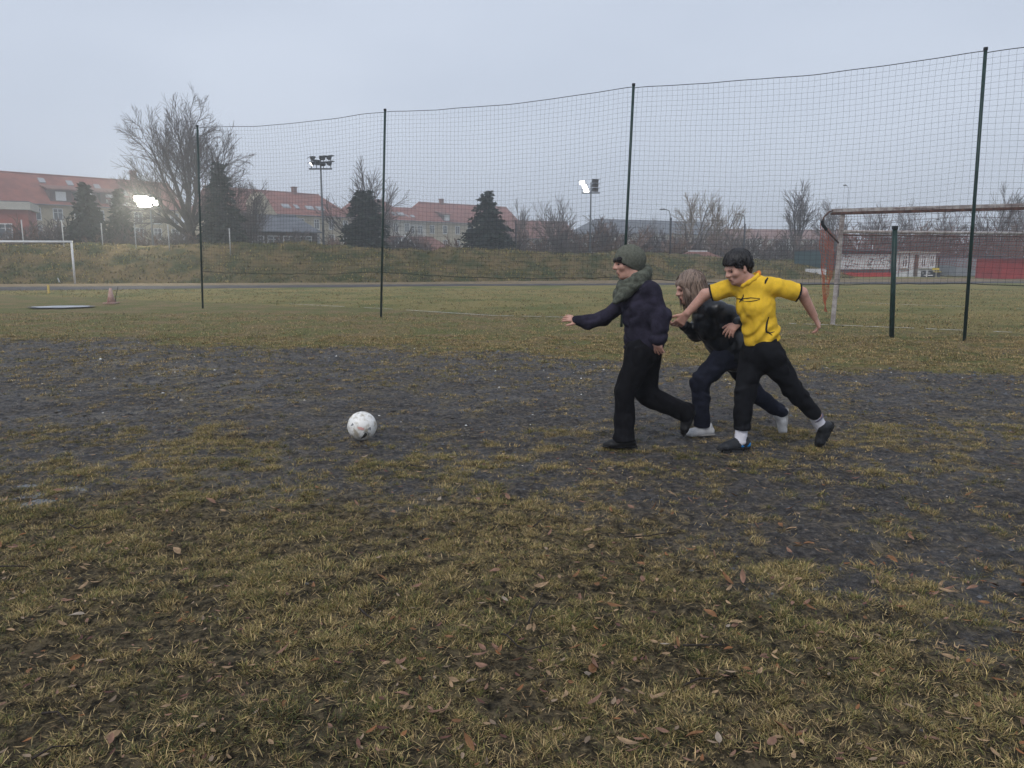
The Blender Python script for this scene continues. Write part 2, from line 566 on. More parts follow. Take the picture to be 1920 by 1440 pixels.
M_bank = mat('rough_bank_turf', (0.036, 0.046, 0.013), 0.95, spec=0.08, col2=(0.135, 0.098, 0.042), scale=0.6, bump=0.8, bscale=9, dist=0.1)
bank = obj('embankment', me, M_bank)
tag(bank, 'long grassy bank behind the pitch', kind='structure')
BANKV = vb.reshape(nb_s, nb_u, 3)

def bank_surface(n, rs):
    """n random points on the face and crest of the bank"""
    a = rs.rand(n) * 25.99 * 1.08; b = rs.rand(n) * (nb_u - 1.01)
    a = np.clip(a, 0, 27.5)
    i = a.astype(int); j = b.astype(int); fa = (a - i)[:, None]; fb = (b - j)[:, None]
    return (BANKV[i, j] * (1 - fa) + BANKV[i + 1, j] * fa) * (1 - fb) + (BANKV[i, j + 1] * (1 - fa) + BANKV[i + 1, j + 1] * fa) * fb, s_rep.reshape(nb_s, nb_u)[i, j]
# ------------------------------------------------------------------ grass: single blades with real roots, one mesh for each kind of sward
M_blade = mat_attr('grass_blades', 'Col', 0.75, 0.25)

def blade_mesh(name, root, length, width, az, lean, col, seed=0, curl=0.6, flat=False):
    n = len(root)
    rs = np.random.RandomState(seed)
    dx, dy = np.cos(az), np.sin(az)
    sx, sy = -dy, dx
    tw = rs.rand(n) * 2 * np.pi                     # the flat of a blade may face anywhere
    wx = np.cos(tw); wy = np.sin(tw)
    l1 = lean * 0.55; l2 = lean * (1 + curl * 0.5)
    h1 = length * 0.5; h2 = length * 0.5
    m = root + np.stack([dx * np.sin(l1) * h1, dy * np.sin(l1) * h1, np.cos(l1) * h1], 1)
    tip = m + np.stack([dx * np.sin(l2) * h2, dy * np.sin(l2) * h2, np.cos(l2) * h2], 1)
    tip[:, 2] = np.maximum(tip[:, 2], root[:, 2] + 0.003)
    wv = np.stack([wx, wy, np.zeros(n)], 1) * (width / 2)[:, None]
    if flat:                                        # a single sliver
        mid_ = (root + tip) / 2; px_ = np.stack([-dy, dx, np.zeros(n)], 1) * (width / 2)[:, None]
        v = np.stack([root, mid_ + px_, tip, mid_ - px_], 1).reshape(-1, 3)
        b = np.arange(n) * 4
        me = fast_mesh(name, v, np.stack([b, b + 1, b + 2, b + 3], 1))
        set_attr(me, 'Col', np.repeat(col, 4, 0), 'FLOAT_COLOR')
        return me
    v = np.stack([root - wv, root + wv, m + wv * 0.8, m - wv * 0.8, tip], 1).reshape(-1, 3)
    b = np.arange(n) * 5
    tri = np.concatenate([np.stack([b, b + 1, b + 2], 1), np.stack([b, b + 2, b + 3], 1), np.stack([b + 3, b + 2, b + 4], 1)])
    me = fast_mesh(name, v, tri)
    set_attr(me, 'Col', np.repeat(col, 5, 0), 'FLOAT_COLOR')
    return me
def blades(name, root, length, width, az, lean, col, label, seed=0, curl=0.6, flat=False):
    o = obj(name, blade_mesh(name, root, length, width, az, lean, col, seed, curl, flat), M_blade)
    return tag(o, label, 'grass', kind='stuff')

PAL = np.array([[0.44, 0.345, 0.185],    # straw
                [0.32, 0.245, 0.128],    # tan
                [0.215, 0.183, 0.076],   # olive
                [0.120, 0.132, 0.045],   # green
                [0.105, 0.075, 0.042],   # brown
                [0.036, 0.042, 0.020]])  # dark moss green

def colours(x, y, rs, bias=None):
    g = fbm2(x * 0.9, y * 0.9, 61, 4)            # green against straw
    k = fbm2(x * 2.2, y * 2.2, 67, 3) + 0.25 * sstep((2.9 - y) / 1.0) * sstep((0.3 - x) / 1.0)            # dark mossy clumps
    w_ = np.stack([0.62 - 0.9 * g, 0.75 - 0.5 * g, 0.62 + 0.4 * g, 0.26 + 1.0 * g, np.full_like(g, 0.34), 0.14 + 0.9 * np.clip(k - 0.05, 0, 1) * 4], 1)
    if bias is not None: w_ = w_ + bias
    w_ = np.clip(w_, 0.01, None)
    c = np.cumsum(w_ / w_.sum(1, keepdims=True), 1)
    idx = (rs.rand(len(x), 1) > c).sum(1).clip(0, 5)
    return PAL[idx] * np.array([1.16, 1.08, 0.98]) * (0.7 + 0.6 * rs.rand(len(x), 1)) * (1 + 0.035 * rs.randn(len(x), 3))

def in_view(x, y, margin=0.22):
    return np.abs(x) < y * (0.666 + margin) + 0.4

def tufts(n_tuft, per, y0, y1, cov_pow, spread, rs, power=1.0):
    """tuft centres kept where grass grows, then blades round each"""
    y = (y0 ** (2) + rs.rand(n_tuft) * (y1 ** 2 - y0 ** 2)) ** 0.5
    x = (rs.rand(n_tuft) * 2 - 1) * (y * 0.87 + 0.4)
    k = rs.rand(n_tuft) < cover(x, y) ** cov_pow
    x, y = x[k], y[k]
    m = np.maximum(3, (per * (0.4 + 1.2 * rs.rand(len(x)))).astype(int))
    id_ = np.repeat(np.arange(len(x)), m)
    a = rs.rand(len(id_)) * 2 * np.pi; r = np.abs(rs.randn(len(id_))) * spread
    return x[id_] + np.cos(a) * r, y[id_] + np.sin(a) * r, a, r / spread, id_

# ---- turf grown from a stock of different tufts set on thousands of root points
def tuft_stock(name, kinds, per_kind, n_up, n_flat, spread, ln, wd, seed):
    """a hidden stock of tufts; kinds = colour weights over PAL"""
    stock = bpy.data.collections.new(name)
    rs = np.random.RandomState(seed)
    for ki, wts in enumerate(kinds):
        wts = np.array(wts, float) / np.sum(wts)
        for q in range(per_kind):
            def cols(n, dark=1.0):
                return PAL[rs.choice(6, n, p=wts)] * np.array([1.26, 1.20, 1.04]) * (0.5 + 0.9 * rs.rand(n, 1)) * (1 + 0.03 * rs.randn(n, 3)) * dark
            a_ = rs.rand(n_up) * 6.283; r_ = np.abs(rs.randn(n_up)) * spread
            sw = rs.rand() * 6.283                                        # the tuft as a whole is combed one way
            root = np.stack([np.cos(a_) * r_, np.sin(a_) * r_, np.full(n_up, -0.003)], 1)
            az = np.arctan2(np.sin(a_) + 0.8 * np.sin(sw), np.cos(a_) + 0.8 * np.cos(sw)) + 0.4 * rs.randn(n_up)
            me1 = blade_mesh('tuft', root, (ln[0] + (ln[1] - ln[0]) * rs.rand(n_up)), wd * (0.7 + 0.6 * rs.rand(n_up)), az, np.clip(0.7 + 0.35 * r_ / spread + 0.3 * rs.randn(n_up), 0.1, 1.45), cols(n_up), seed + q)
            me1.materials.append(M_blade)
            a2 = rs.rand(n_flat) * 6.283; r2 = np.abs(rs.randn(n_flat)) * spread * 1.5
            me2 = blade_mesh('thatch', np.stack([np.cos(a2) * r2, np.sin(a2) * r2, np.full(n_flat, 0.002)], 1), ln[1] * (0.5 + 0.7 * rs.rand(n_flat)), wd * (0.8 + 0.8 * rs.rand(n_flat)), rs.rand(n_flat) * 6.283, 1.2 + 0.3 * rs.rand(n_flat), cols(n_flat, 0.75), seed + q, flat=True)
            bm = bmesh.new(); bm.from_mesh(me1); bm.from_mesh(me2); bm.to_mesh(me1); bm.free()
            bpy.data.meshes.remove(me2)
            stock.objects.link(bpy.data.objects.new(f'{name}_{ki:02d}_{q:02d}', me1))
    return stock, len(kinds), per_kind
def turf(name, stock, x, y, kind, scale, label, seed):
    stock, nk, per = stock
    rs = np.random.RandomState(seed); n = len(x)
    me = bpy.data.meshes.new(name)
    me.vertices.add(n)
    me.vertices.foreach_set('co', np.stack([x, y, hgt(x, y)], 1).astype(np.float32).ravel())
    set_attr(me, 'turn', rs.rand(n) * 6.283); set_attr(me, 'size', scale)
    a = me.attributes.new('pick', 'INT', 'POINT'); a.data.foreach_set('value', (kind * per + rs.randint(0, per, n)).astype(np.int32))
    o = obj(name, me, M_blade)
    ng = bpy.data.node_groups.new(name, 'GeometryNodeTree')
    ng.interface.new_socket('Geometry', in_out='INPUT', socket_type='NodeSocketGeometry')
    ng.interface.new_socket('Geometry', in_out='OUTPUT', socket_type='NodeSocketGeometry')
    X = ng.nodes.new; gi = X('NodeGroupInput'); go = X('NodeGroupOutput'); ip = X('GeometryNodeInstanceOnPoints'); ci = X('GeometryNodeCollectionInfo')
    ci.inputs['Collection'].default_value = stock; ci.inputs['Separate Children'].default_value = True; ci.inputs['Reset Children'].default_value = True
    def at(nm, ty):
        q = X('GeometryNodeInputNamedAttribute'); q.data_type = ty; q.inputs['Name'].default_value = nm; return q.outputs['Attribute']
    cx = X('ShaderNodeCombineXYZ'); er = X('FunctionNodeEulerToRotation')
    Lk = ng.links.new
    Lk(at('turn', 'FLOAT'), cx.inputs['Z']); Lk(cx.outputs[0], er.inputs[0]); Lk(er.outputs[0], ip.inputs['Rotation'])
    Lk(at('size', 'FLOAT'), ip.inputs['Scale']); Lk(at('pick', 'INT'), ip.inputs['Instance Index'])
    ip.inputs['Pick Instance'].default_value = True
    Lk(gi.outputs[0], ip.inputs['Points']); Lk(ci.outputs[0], ip.inputs['Instance']); Lk(ip.outputs[0], go.inputs[0])
    md = o.modifiers.new('turf', 'NODES'); md.node_group = ng
    return tag(o, label, 'grass', kind='stuff')
def tuft_kind(x, y, rs):
    """0 straw, 1 tan olive, 2 green, 3 dark moss, 4 brown litter"""
    g = fbm2(x * 1.1, y * 1.1, 61, 4); k = fbm2(x * 2.0, y * 2.0, 67, 3) + 0.28 * sstep((2.9 - y) / 1.0) * sstep((0.3 - x) / 1.0)
    b_ = fbm2(x * 1.6, y * 1.6, 69, 3)
    w_ = np.stack([0.55 - 1.1 * g, 0.8 + 0 * g, 0.42 + 1.4 * g, 0.04 + 2.8 * np.clip(k - 0.05, 0, 1), 0.22 + 1.2 * b_], 1)
    w_ = np.clip(w_, 0.02, None); c = np.cumsum(w_ / w_.sum(1, keepdims=True), 1)
    return (rs.rand(len(x), 1) > c).sum(1).clip(0, 4)
KINDS = [[4, 4.5, 2.5, 0.6, 2, 0.4], [1.2, 3, 5, 2, 1.2, 0.6], [0.5, 1.2, 3, 6, 0.5, 1.2], [0.15, 0.5, 1, 3, 0.8, 6], [1.2, 3, 0.8, 0.3, 5, 0.6]]
rs = np.random.RandomState(101)
stock_a = tuft_stock('near_tuft_stock', KINDS, 4, 64, 26, 0.034, (0.010, 0.040), 0.0018, 900)
n = 15000
y = (1.75 ** 2 + rs.rand(n) * (6.4 ** 2 - 1.75 ** 2)) ** 0.5
x = (rs.rand(n) * 2 - 1) * (y * 0.87 + 0.4)
k = rs.rand(n) < np.clip(cover(x, y) * 1.12, 0, 1) ** 1.5; x, y = x[k], y[k]
turf('grass', stock_a, x, y, tuft_kind(x, y, rs), (0.55 + 0.6 * rs.rand(len(x))) * (1 + 0.5 * fbm2(x * 1.3, y * 1.3, 81, 3)), 'short matted winter grass in the foreground', 1)
stock_b = tuft_stock('cinder_tuft_stock', [[4, 5, 2, 0.3, 2, 0.2], [2, 4, 4, 1, 2, 0.4], [0.8, 2, 3, 4, 1, 0.8], [0.4, 1, 1, 2, 1.5, 4], [1.5, 4, 0.6, 0.2, 5, 0.5]], 4, 30, 16, 0.040, (0.014, 0.040), 0.0040, 950)
n = 26000
y = (4.6 ** 2 + rs.rand(n) * (14.0 ** 2 - 4.6 ** 2)) ** 0.5
x = (rs.rand(n) * 2 - 1) * (y * 0.87 + 0.4)
k = rs.rand(n) < np.clip(cover(x, y), 0, 1) ** 1.15; x, y = x[k], y[k]
turf('tufted_grass', stock_b, x, y, tuft_kind(x, y, rs), (0.35 + 0.85 * rs.rand(len(x)) ** 1.8) * np.clip(y / 8, 0.9, 1.35), 'scattered straw coloured tufts on the cinders', 3)
# flattened dead thatch between the tufts
n = 100000
y = (1.75 ** 2 + rs.rand(n) * (6.5 ** 2 - 1.75 ** 2)) ** 0.5
x = (rs.rand(n) * 2 - 1) * (y * 0.87 + 0.4)
_dz = zones(x, y)[0]; _cv = cover(x, y)
k = rs.rand(n) < np.clip(_cv * 1.1 - 0.1, 0, 1) * _dz + (0.35 + 0.65 * _cv) * (1 - _dz); x, y = x[k], y[k]; n = len(x)
c = colours(x, y, rs, np.array([0.15, 0.7, -0.1, -0.25, 0.9, 0.1])) * 0.85
blades('dead_grass', np.stack([x, y, hgt(x, y) + 0.001], 1), 0.02 + 0.04 * rs.rand(n), 0.0018 + 0.0018 * rs.rand(n), rs.rand(n) * 6.283, 1.1 + 0.4 * rs.rand(n), c, 'flat dead grass pressed into the foreground soil', 2, flat=True)
# straw strip before the fence, then the turf of the pitch
x, y, a, r, id_ = tufts(12000, 11, 10.0, 20.0, 0.8, 0.10, rs)
k = zones(x, y)[0] < 0.5
x, y, a, r = x[k], y[k], a[k], r[k]; n = len(x)
c = colours(x * 1.3, y * 1.3, rs, np.array([0.05, 0.5, 0.5, 0.25, 0.3, 0.0]))
blades('straw_grass', np.stack([x, y, hgt(x, y) - 0.002], 1), 0.02 + 0.03 * rs.rand(n), 0.006 + 0.005 * rs.rand(n), a, np.clip(0.7 + 0.4 * rs.randn(n), 0.1, 1.4), c, 'dry straw coloured grass along the net fence', 4, flat=True)
x, y, a, r, id_ = tufts(9500, 7, 15.0, 36.0, 0.6, 0.14, rs)
k = zones(x, y)[1] > 0.5
x, y, a, r = x[k], y[k], a[k], r[k]; n = len(x)
c = colours(x * 0.5, y * 0.5, rs, np.array([-0.1, 0.1, 0.6, 0.25, 0.0, -0.1])) * 0.9
blades('pitch_grass', np.stack([x, y, hgt(x, y) - 0.002], 1), 0.025 + 0.035 * rs.rand(n), 0.014 + 0.012 * rs.rand(n), a, np.clip(0.7 + 0.4 * rs.randn(n), 0.1, 1.4), c, 'short olive turf of the football pitch', 5, flat=True)
# long tussocks on the bank
pt, sv = bank_surface(5200, rs)
id_ = np.repeat(np.arange(len(pt)), 9)
n = len(id_)
q = pt[id_] + np.stack([rs.randn(n) * 0.12, rs.randn(n) * 0.10, np.zeros(n) - 0.03], 1)
g = fbm2(pt[:, 0] * 0.5, pt[:, 2] * 2.2 + pt[:, 1] * 0.4, 71, 4)[id_] * 1.9 + 0.45 * (sv[id_] - 0.45)
b_ = np.stack([0.15 - 1.0 * g, 0.25 - 0.8 * g, 0.35 + 0 * g, 0.5 + 1.7 * g, 0.65 - 0.6 * g, 0.4 + 0.9 * g], 1)
c = colours(q[:, 0] * 0.3, q[:, 1] * 0.3, rs, b_) * np.array([0.64, 0.67, 0.42])
blades('bank_grass', q, 0.07 + 0.15 * rs.rand(n), 0.03 + 0.03 * rs.rand(n), rs.rand(n) * 6.283, np.clip(0.7 + 0.4 * rs.randn(n), 0, 1.4), c, 'long rough grass growing over the bank', 6, flat=True)

# pebbles and crumbs of earth
def pebbles(name, n, y0, y1, lo, hi, cols, label, seed):
    rs = np.random.RandomState(seed)
    y = (y0 ** 2 + rs.rand(n) * (y1 ** 2 - y0 ** 2)) ** 0.5
    x = (rs.rand(n) * 2 - 1) * (y * 0.85 + 0.3)
    k = rs.rand(n) < 0.02 + 0.98 * zones(x, y)[0]
    x, y = x[k], y[k]; n = len(x)
    base = np.array([[1, 0, -0.3], [-1, 0, -0.3], [0, 1, -0.3], [0, -1, -0.3], [0, 0, 1]], float)
    tri = np.array([[0, 2, 4], [2, 1, 4], [1, 3, 4], [3, 0, 4]])
    s = ((lo + (hi - lo) * rs.rand(n) ** 3) * np.clip(y / 5.5, 0.8, 2.0))[:, None] * (0.6 + 0.8 * rs.rand(n, 3)) * np.array([1, 1, 0.6])
    v = base[None] * s[:, None, :] * (0.75 + 0.5 * rs.rand(n, 5, 1))
    a = rs.rand(n) * 6.28; ca, sa = np.cos(a)[:, None], np.sin(a)[:, None]
    vx = v[..., 0] * ca - v[..., 1] * sa; vy = v[..., 0] * sa + v[..., 1] * ca
    v = np.stack([vx + x[:, None], vy + y[:, None], v[..., 2] + (hgt(x, y) + s[:, 2] * 0.3)[:, None]], 2)
    f = (tri[None] + (np.arange(n) * 5)[:, None, None]).reshape(-1, 3)
    me = fast_mesh(name, v.reshape(-1, 3), f, smooth=True)
    c = cols[rs.randint(0, len(cols), n)] * (0.7 + 0.6 * rs.rand(n, 1))
    set_attr(me, 'Col', np.repeat(c, 5, 0), 'FLOAT_COLOR')
    tag(obj(name, me, M_peb), label, 'gravel', kind='stuff')
M_peb = mat_attr('small_stones', 'Col', 0.8, 0.4)
pebbles('gravel', 42000, 2.0, 13.5, 0.004, 0.017, np.array([[0.04, 0.04, 0.043], [0.06, 0.056, 0.05], [0.075, 0.078, 0.085], [0.1, 0.09, 0.075]]), 'loose cinders and crumbs of dark earth', 201)
pebbles('pale_gravel', 300, 2.6, 13.0, 0.004, 0.014, np.array([[0.5, 0.49, 0.46], [0.4, 0.36, 0.3], [0.62, 0.62, 0.6]]), 'small pale stones and shell bits on the cinders', 203)
# ------------------------------------------------------------------ the tall net fence
M_post = mat('dark_green_paint', (0.010, 0.030, 0.026), 0.4, 0.25, 9, bump=0.1)
M_net = mat('dark_net_cord', (0.016, 0.022, 0.024), 0.8)
M_rope = mat('dark_rope', (0.02, 0.022, 0.024), 0.85)
M_cap = mat('black_plastic_cap', (0.01, 0.011, 0.012), 0.5)

p_base = [G(380, 578), G(714, 594), None, G(1808, 640)]
p_base[2] = (p_base[1] + p_base[3]) / 2
step_ = (p_base[3] - p_base[0]) / 3
p_base.append(p_base[3] + step_)
tops_px = [(370, 237), (722, 207), (1188, 160), (1848, 93)]
p_top = [P(tx, ty, p_base[i][1]) for i, (tx, ty) in enumerate(tops_px)]
p_top.append(p_base[4] + np.array([0.1, 0, 4.95]))
p_base[2] = p_base[2] + np.array([0.0, 0, 0])
fence = empty('ball_stop_fence', V(p_base[1]))
tag(fence, 'tall dark green ball stop net hung between steel posts', 'fence')
off = fence.location
def rel(p): return np.array(p) - np.array(off)
for b, t_ in zip(p_base, p_top):
    m = MB(); m.tube([rel(b) - np.array([0, 0, 0.1]), rel(t_)], 0.028, 10)
    po = m.build('post', M_post, fence, True)
    m = MB(); m.tube([rel(t_) - np.array([0, 0, 0.01]), rel(t_) + np.array([0, 0, 0.035])], 0.034, 10)
    m.build('post_cap', M_cap, po)
zb = [1.06, 1.08, 1.02, 0.98, 1.0]
def net_panel(i):
    b0, b1, t0, t1 = rel(p_base[i]), rel(p_base[i + 1]), rel(p_top[i]), rel(p_top[i + 1])
    nS, nT = 61, 41
    S = np.linspace(0, 1, nS); T = np.linspace(0, 1, nT)
    S2, T2 = np.meshgrid(S, T)
    zt = (t0[2] * (1 - S2) + t1[2] * S2) - 0.13 * 4 * S2 * (1 - S2) - 0.05 * np.exp(-S2 * 18) - 0.03 * np.exp(-(1 - S2) * 18)
    zl = (zb[i] * (1 - S2) + zb[i + 1] * S2) - 0.07 * 4 * S2 * (1 - S2) + 0.010 * n2(S2 * 26, S2 * 0 + i, 5)
    # rows bunch a little and hang in shallow curves
    z = zl + (zt - zl) * T2 - 0.05 * np.sin(T2 * np.pi) * 4 * S2 * (1 - S2) + 0.012 * n2(S2 * 9, T2 * 7, 11 + i)
    bx = b0[None, None, :2] * (1 - S2[..., None]) + b1[None, None, :2] * S2[..., None]
    tx = t0[None, None, :2] * (1 - S2[..., None]) + t1[None, None, :2] * S2[..., None]
    hh = ((z - 0) / 5.0)[..., None]
    xy = bx * (1 - hh) + tx * hh
    nrm = np.array([0.42, 0.9])
    bel = (0.10 * np.sin(S2 * np.pi) * np.sin(T2 * np.pi) + 0.02 * n2(S2 * 8, T2 * 5, 3 + i))[..., None]
    xy = xy + nrm * bel
    side = np.array([0.9, -0.42]) * (0.01 * n2(S2 * 20, T2 * 10, 31 + i))[..., None]
    return np.concatenate([xy + side, z[..., None]], 2)
def cords(grid, rad, sides=3):
    """all cords of a net as thin prisms: rows and columns of a (T,S,3) grid"""
    vs_ = []; fs_ = []; base = 0
    for g in (grid, np.transpose(grid, (1, 0, 2))):
        m, n, _ = g.shape
        d = np.zeros_like(g); d[:, 1:-1] = g[:, 2:] - g[:, :-2]; d[:, 0] = g[:, 1] - g[:, 0]; d[:, -1] = g[:, -1] - g[:, -2]
        d /= np.linalg.norm(d, axis=2, keepdims=True) + 1e-9
        up = np.array([0.31, 0.62, 0.72])
        a = np.cross(d, up); a /= np.linalg.norm(a, axis=2, keepdims=True) + 1e-9
        b = np.cross(d, a)
        ring = np.stack([g + rad * (a * math.cos(2 * math.pi * k / sides) + b * math.sin(2 * math.pi * k / sides)) for k in range(sides)], 2)
        vs_.append(ring.reshape(-1, 3))
        I = (np.arange(m)[:, None, None] * n + np.arange(n - 1)[None, :, None]) * sides
        k = np.arange(sides)[None, None, :]; k2 = (k + 1) % sides
        f = np.stack([I + k, I + k2, I + sides + k2, I + sides + k], 3).reshape(-1, 4)
        fs_.append(f + base); base += m * n * sides
    return np.concatenate(vs_), np.concatenate(fs_)
tp, bt = [], []
for i in range(4):
    g = net_panel(i)
    v, f = cords(g, 0.0018)
    o = obj('net', fast_mesh('net', v, f), M_net, fence)
    o['kind'] = 'stuff'
    m = MB(); m.tube(g[-1], 0.007, 5); m.build('top_rope', M_rope, fence)
    m = MB(); m.tube(g[0], 0.0075, 5); m.build('bottom_rope', M_rope, fence)
# the short post between
b = G(1672, 634); t_ = P(1678, 428, b[1])
m = MB(); m.tube([b - np.array([0, 0, 0.1]) - b * np.array([1, 1, 0]), t_ - b * np.array([1, 1, 0])], 0.042, 12)
sp = m.build('short_post', M_post, None, True, loc=(b[0], b[1], 0))
tag(sp, 'short thick dark green post standing under the net', 'post')
m = MB(); q = t_ - b * np.array([1, 1, 0]); m.tube([q - np.array([0, 0, 0.02]), q + np.array([0, 0, 0.04])], 0.05, 12)
m.build('post_cap', M_cap, sp)

# ------------------------------------------------------------------ the football goals
M_goal = mat('scuffed_goal_paint', (0.25, 0.215, 0.205), 0.6, col2=(0.42, 0.39, 0.375), scale=7, bump=0.1)
M_rust = mat('rusty_dark_steel', (0.055, 0.032, 0.028), 0.7, col2=(0.13, 0.07, 0.055), scale=12)
M_white = mat('white_goal_paint', (0.62, 0.63, 0.64), 0.45, 0.06, 6)
M_red_net = mat('faded_red_net', (0.36, 0.055, 0.035), 0.8)
M_orange_net = mat('orange_red_net', (0.45, 0.11, 0.05), 0.8)
M_dark_net = mat('dark_red_net', (0.10, 0.035, 0.03), 0.8)
M_tape = mat('black_tape', (0.012, 0.012, 0.013), 0.6)
gdir = (LD - LA); gdir /= np.linalg.norm(gdir)
gnorm = np.array([gdir[1], -gdir[0], 0]);  gnorm = gnorm if gnorm[1] < 0 else -gnorm      # towards the camera, behind the goal
gb = G(1561, 610)
goal = empty('football_goal', V(gb))
tag(goal, 'scuffed football goal behind the net fence with red netting', 'goal')
ang = math.atan2(gdir[1], gdir[0])
goal.rotation_euler = (0, 0, ang)
# local axes: x along the goal line to the right, y into the pitch, z up
GH = P(1570, 392, gb[1])[2]
lean = 0.055
m = MB(); m.box((lean / 2, 0, GH / 2 - 0.03), (0.085, 0.085, GH - 0.1), Matrix.Rotation(math.atan2(lean, GH), 3, 'Y'))
m.build('goal_post', M_goal, goal)
m = MB(); m.box((7.32 + lean / 2, 0, GH / 2 - 0.03), (0.12, 0.12, GH - 0.1)); m.build('goal_post', M_goal, goal)
m = MB(); m.bb(-0.16, 7.55, -0.06, 0.06, GH - 0.06, GH + 0.005); m.build('crossbar', M_goal, goal)
m = MB(); m.bb(-0.17, 7.56, -0.068, 0.05, GH - 0.115, GH - 0.062); m.build('crossbar_rail', M_rust, goal)
for s0 in (0.0, 7.32):
    d0 = -1 if s0 == 0 else 1
    br = MB()
    br.tube([(s0 + d0 * 0.12, -0.03, GH - 0.02), (s0 + d0 * 0.20, -0.12, GH - 0.06), (s0 + d0 * 0.27, -0.25, GH - 0.16), (s0 + d0 * 0.30, -0.3, GH - 0.27), (s0 + d0 * 0.26, -0.26, GH - 0.37), (s0 + d0 * 0.12, -0.16, GH - 0.54), (s0 + 0.02, -0.03, GH - 0.70)], 0.016, 8)
    bo = br.build('net_bracket', M_rust, goal, True)
    tp_ = MB(); tp_.tube([(s0 + d0 * 0.30, -0.3, GH - 0.24), (s0 + d0 * 0.29, -0.29, GH - 0.32), (s0 + d0 * 0.21, -0.22, GH - 0.43)], 0.034, 8)
    tp_.build('tape_wrap', M_tape, bo)
# hanging side net, gathered together
def side_net(s0, d0):
    T = np.linspace(0, 1, 26); S = np.linspace(0, 1, 10)
    S2, T2 = np.meshgrid(S, T)
    top_x = s0 + d0 * (0.30 - 0.24 * S2); bot_x = s0 + d0 * (0.10 - 0.03 * S2) + 0.10 * S2 * d0
    zz = (GH - 0.30) * (1 - T2) + 0.30 * T2 - 0.25 * S2 * (1 - T2)
    xx = top_x * (1 - T2 ** 3) + bot_x * T2 ** 3 + 0.03 * n2(S2 * 5, T2 * 8, 3)
    yy = -0.28 + 0.2 * S2 + 0.05 * n2(S2 * 4, T2 * 9, 7)
    v, f = cords(np.stack([xx, yy, zz], 2), 0.0048)
    o = obj('side_net', fast_mesh('side_net', v, f), M_orange_net, goal); o['kind'] = 'stuff'
side_net(0.0, -1)
# loose upper net behind the crossbar, then the hanging back net
def back_net(z0, z1, y0, y1, nS, nT, rad, m_, name, sd):
    S = np.linspace(0.02, 7.3, nS); T = np.linspace(0, 1, nT)
    S2, T2 = np.meshgrid(S, T)
    xx = S2 + 0.06 * n2(S2 * 2.2, T2 * 6, sd)
    zz = z0 + (z1 - z0) * T2 + 0.05 * n2(S2 * 1.8, T2 * 4, sd + 2) - 0.08 * np.sin(S2 * 2.1) * T2 * (1 - T2)
    yy = y0 + (y1 - y0) * T2 + 0.06 * n2(S2 * 2.5, T2 * 5, sd + 5)
    v, f = cords(np.stack([xx, yy, zz], 2), rad)
    o = obj(name, fast_mesh(name, v, f), m_, goal); o['kind'] = 'stuff'
back_net(GH - 0.05, GH - 0.72, -0.05, -0.35, 70, 8, 0.0030, M_dark_net, 'upper_net', 3)

# the second goal farther up the pitch, its bar seen below the first
c0, c1 = P(1578, 434, 29.0), P(1925, 437.5, 31.2)
H2 = c0[2]
d2 = (c1 - c0) * np.array([1, 1, 0]); d2 /= np.linalg.norm(d2)
g2 = empty('training_goal', (c0[0], c0[1], 0), math.atan2(d2[1], d2[0]))
tag(g2, 'white training goal with dark red net standing farther up the pitch', 'goal')
for s0 in (0.0, 9.2):
    m = MB(); m.tube([(s0, 0, 0), (s0, 0, H2)], 0.055, 8); m.build('goal_post', M_goal, g2, True)
m = MB(); m.tube([(-0.05, 0, H2), (9.25, 0, H2)], 0.06, 8); m.build('crossbar', M_goal, g2, True)
m = MB(); m.tube([(-0.03, -0.02, H2 - 0.13), (9.2, -0.02, H2 - 0.13)], 0.03, 6); m.build('net_rail', M_rust, g2, True)
S = np.linspace(0, 9.2, 74); T = np.linspace(0, 1, 15); S2, T2 = np.meshgrid(S, T)
zz = (H2 - 0.1) - (1.35 + 0.22 * np.sin(S2 * 0.9)) * T2 + 0.03 * n2(S2 * 2, T2 * 5, 2)
v, f = cords(np.stack([S2 + 0.04 * n2(S2 * 3, T2 * 7, 8), 0.12 + 0.45 * T2 + 0.05 * n2(S2 * 2, T2 * 4, 5), zz], 2), 0.0058)
o = obj('hanging_net', fast_mesh('hanging_net', v, f), M_red_net, g2); o['kind'] = 'stuff'

# the far white goal at the left
ga = G(141, 533); gt = P(142, 453.5, ga[1])
g3 = empty('white_goal', (ga[0], ga[1], 0), math.pi + 0.02)
tag(g3, 'plain white goal before the bank at the left edge', 'goal')
H3 = gt[2]
for s0 in (0.0, 7.32):
    m = MB(); m.tube([(s0, 0, 0), (s0, 0, H3)], 0.06, 8); m.build('goal_post', M_white, g3, True)
m = MB(); m.tube([(-0.06, 0, H3), (7.38, 0, H3 + 0.02)], 0.062, 8); m.build('crossbar', M_white, g3, True)
# ------------------------------------------------------------------ houses
M_tile = mat('weathered_red_tiles', (0.175, 0.058, 0.042), 0.85, col2=(0.25, 0.085, 0.060), scale=0.8, bump=0.5, bscale=14, dist=0.05)
M_tile2 = mat('dull_brown_tiles', (0.15, 0.072, 0.058), 0.8, col2=(0.21, 0.105, 0.085), scale=0.9, bump=0.5, bscale=14, dist=0.05)
M_slate = mat('grey_slates', (0.075, 0.082, 0.098), 0.6, col2=(0.12, 0.13, 0.15), scale=1.2, bump=0.3, bscale=14)
M_cream = mat('cream_render', (0.34, 0.285, 0.19), 0.9, col2=(0.42, 0.36, 0.255), scale=0.5)
M_pale = mat('pale_grey_render', (0.42, 0.40, 0.36), 0.9, 0.08, 0.6)
M_pinkwall = mat('red_painted_wall', (0.26, 0.075, 0.058), 0.85, 0.15, 0.7)
M_brownwall = mat('brown_board_wall', (0.10, 0.07, 0.055), 0.85, 0.2, 1.5)
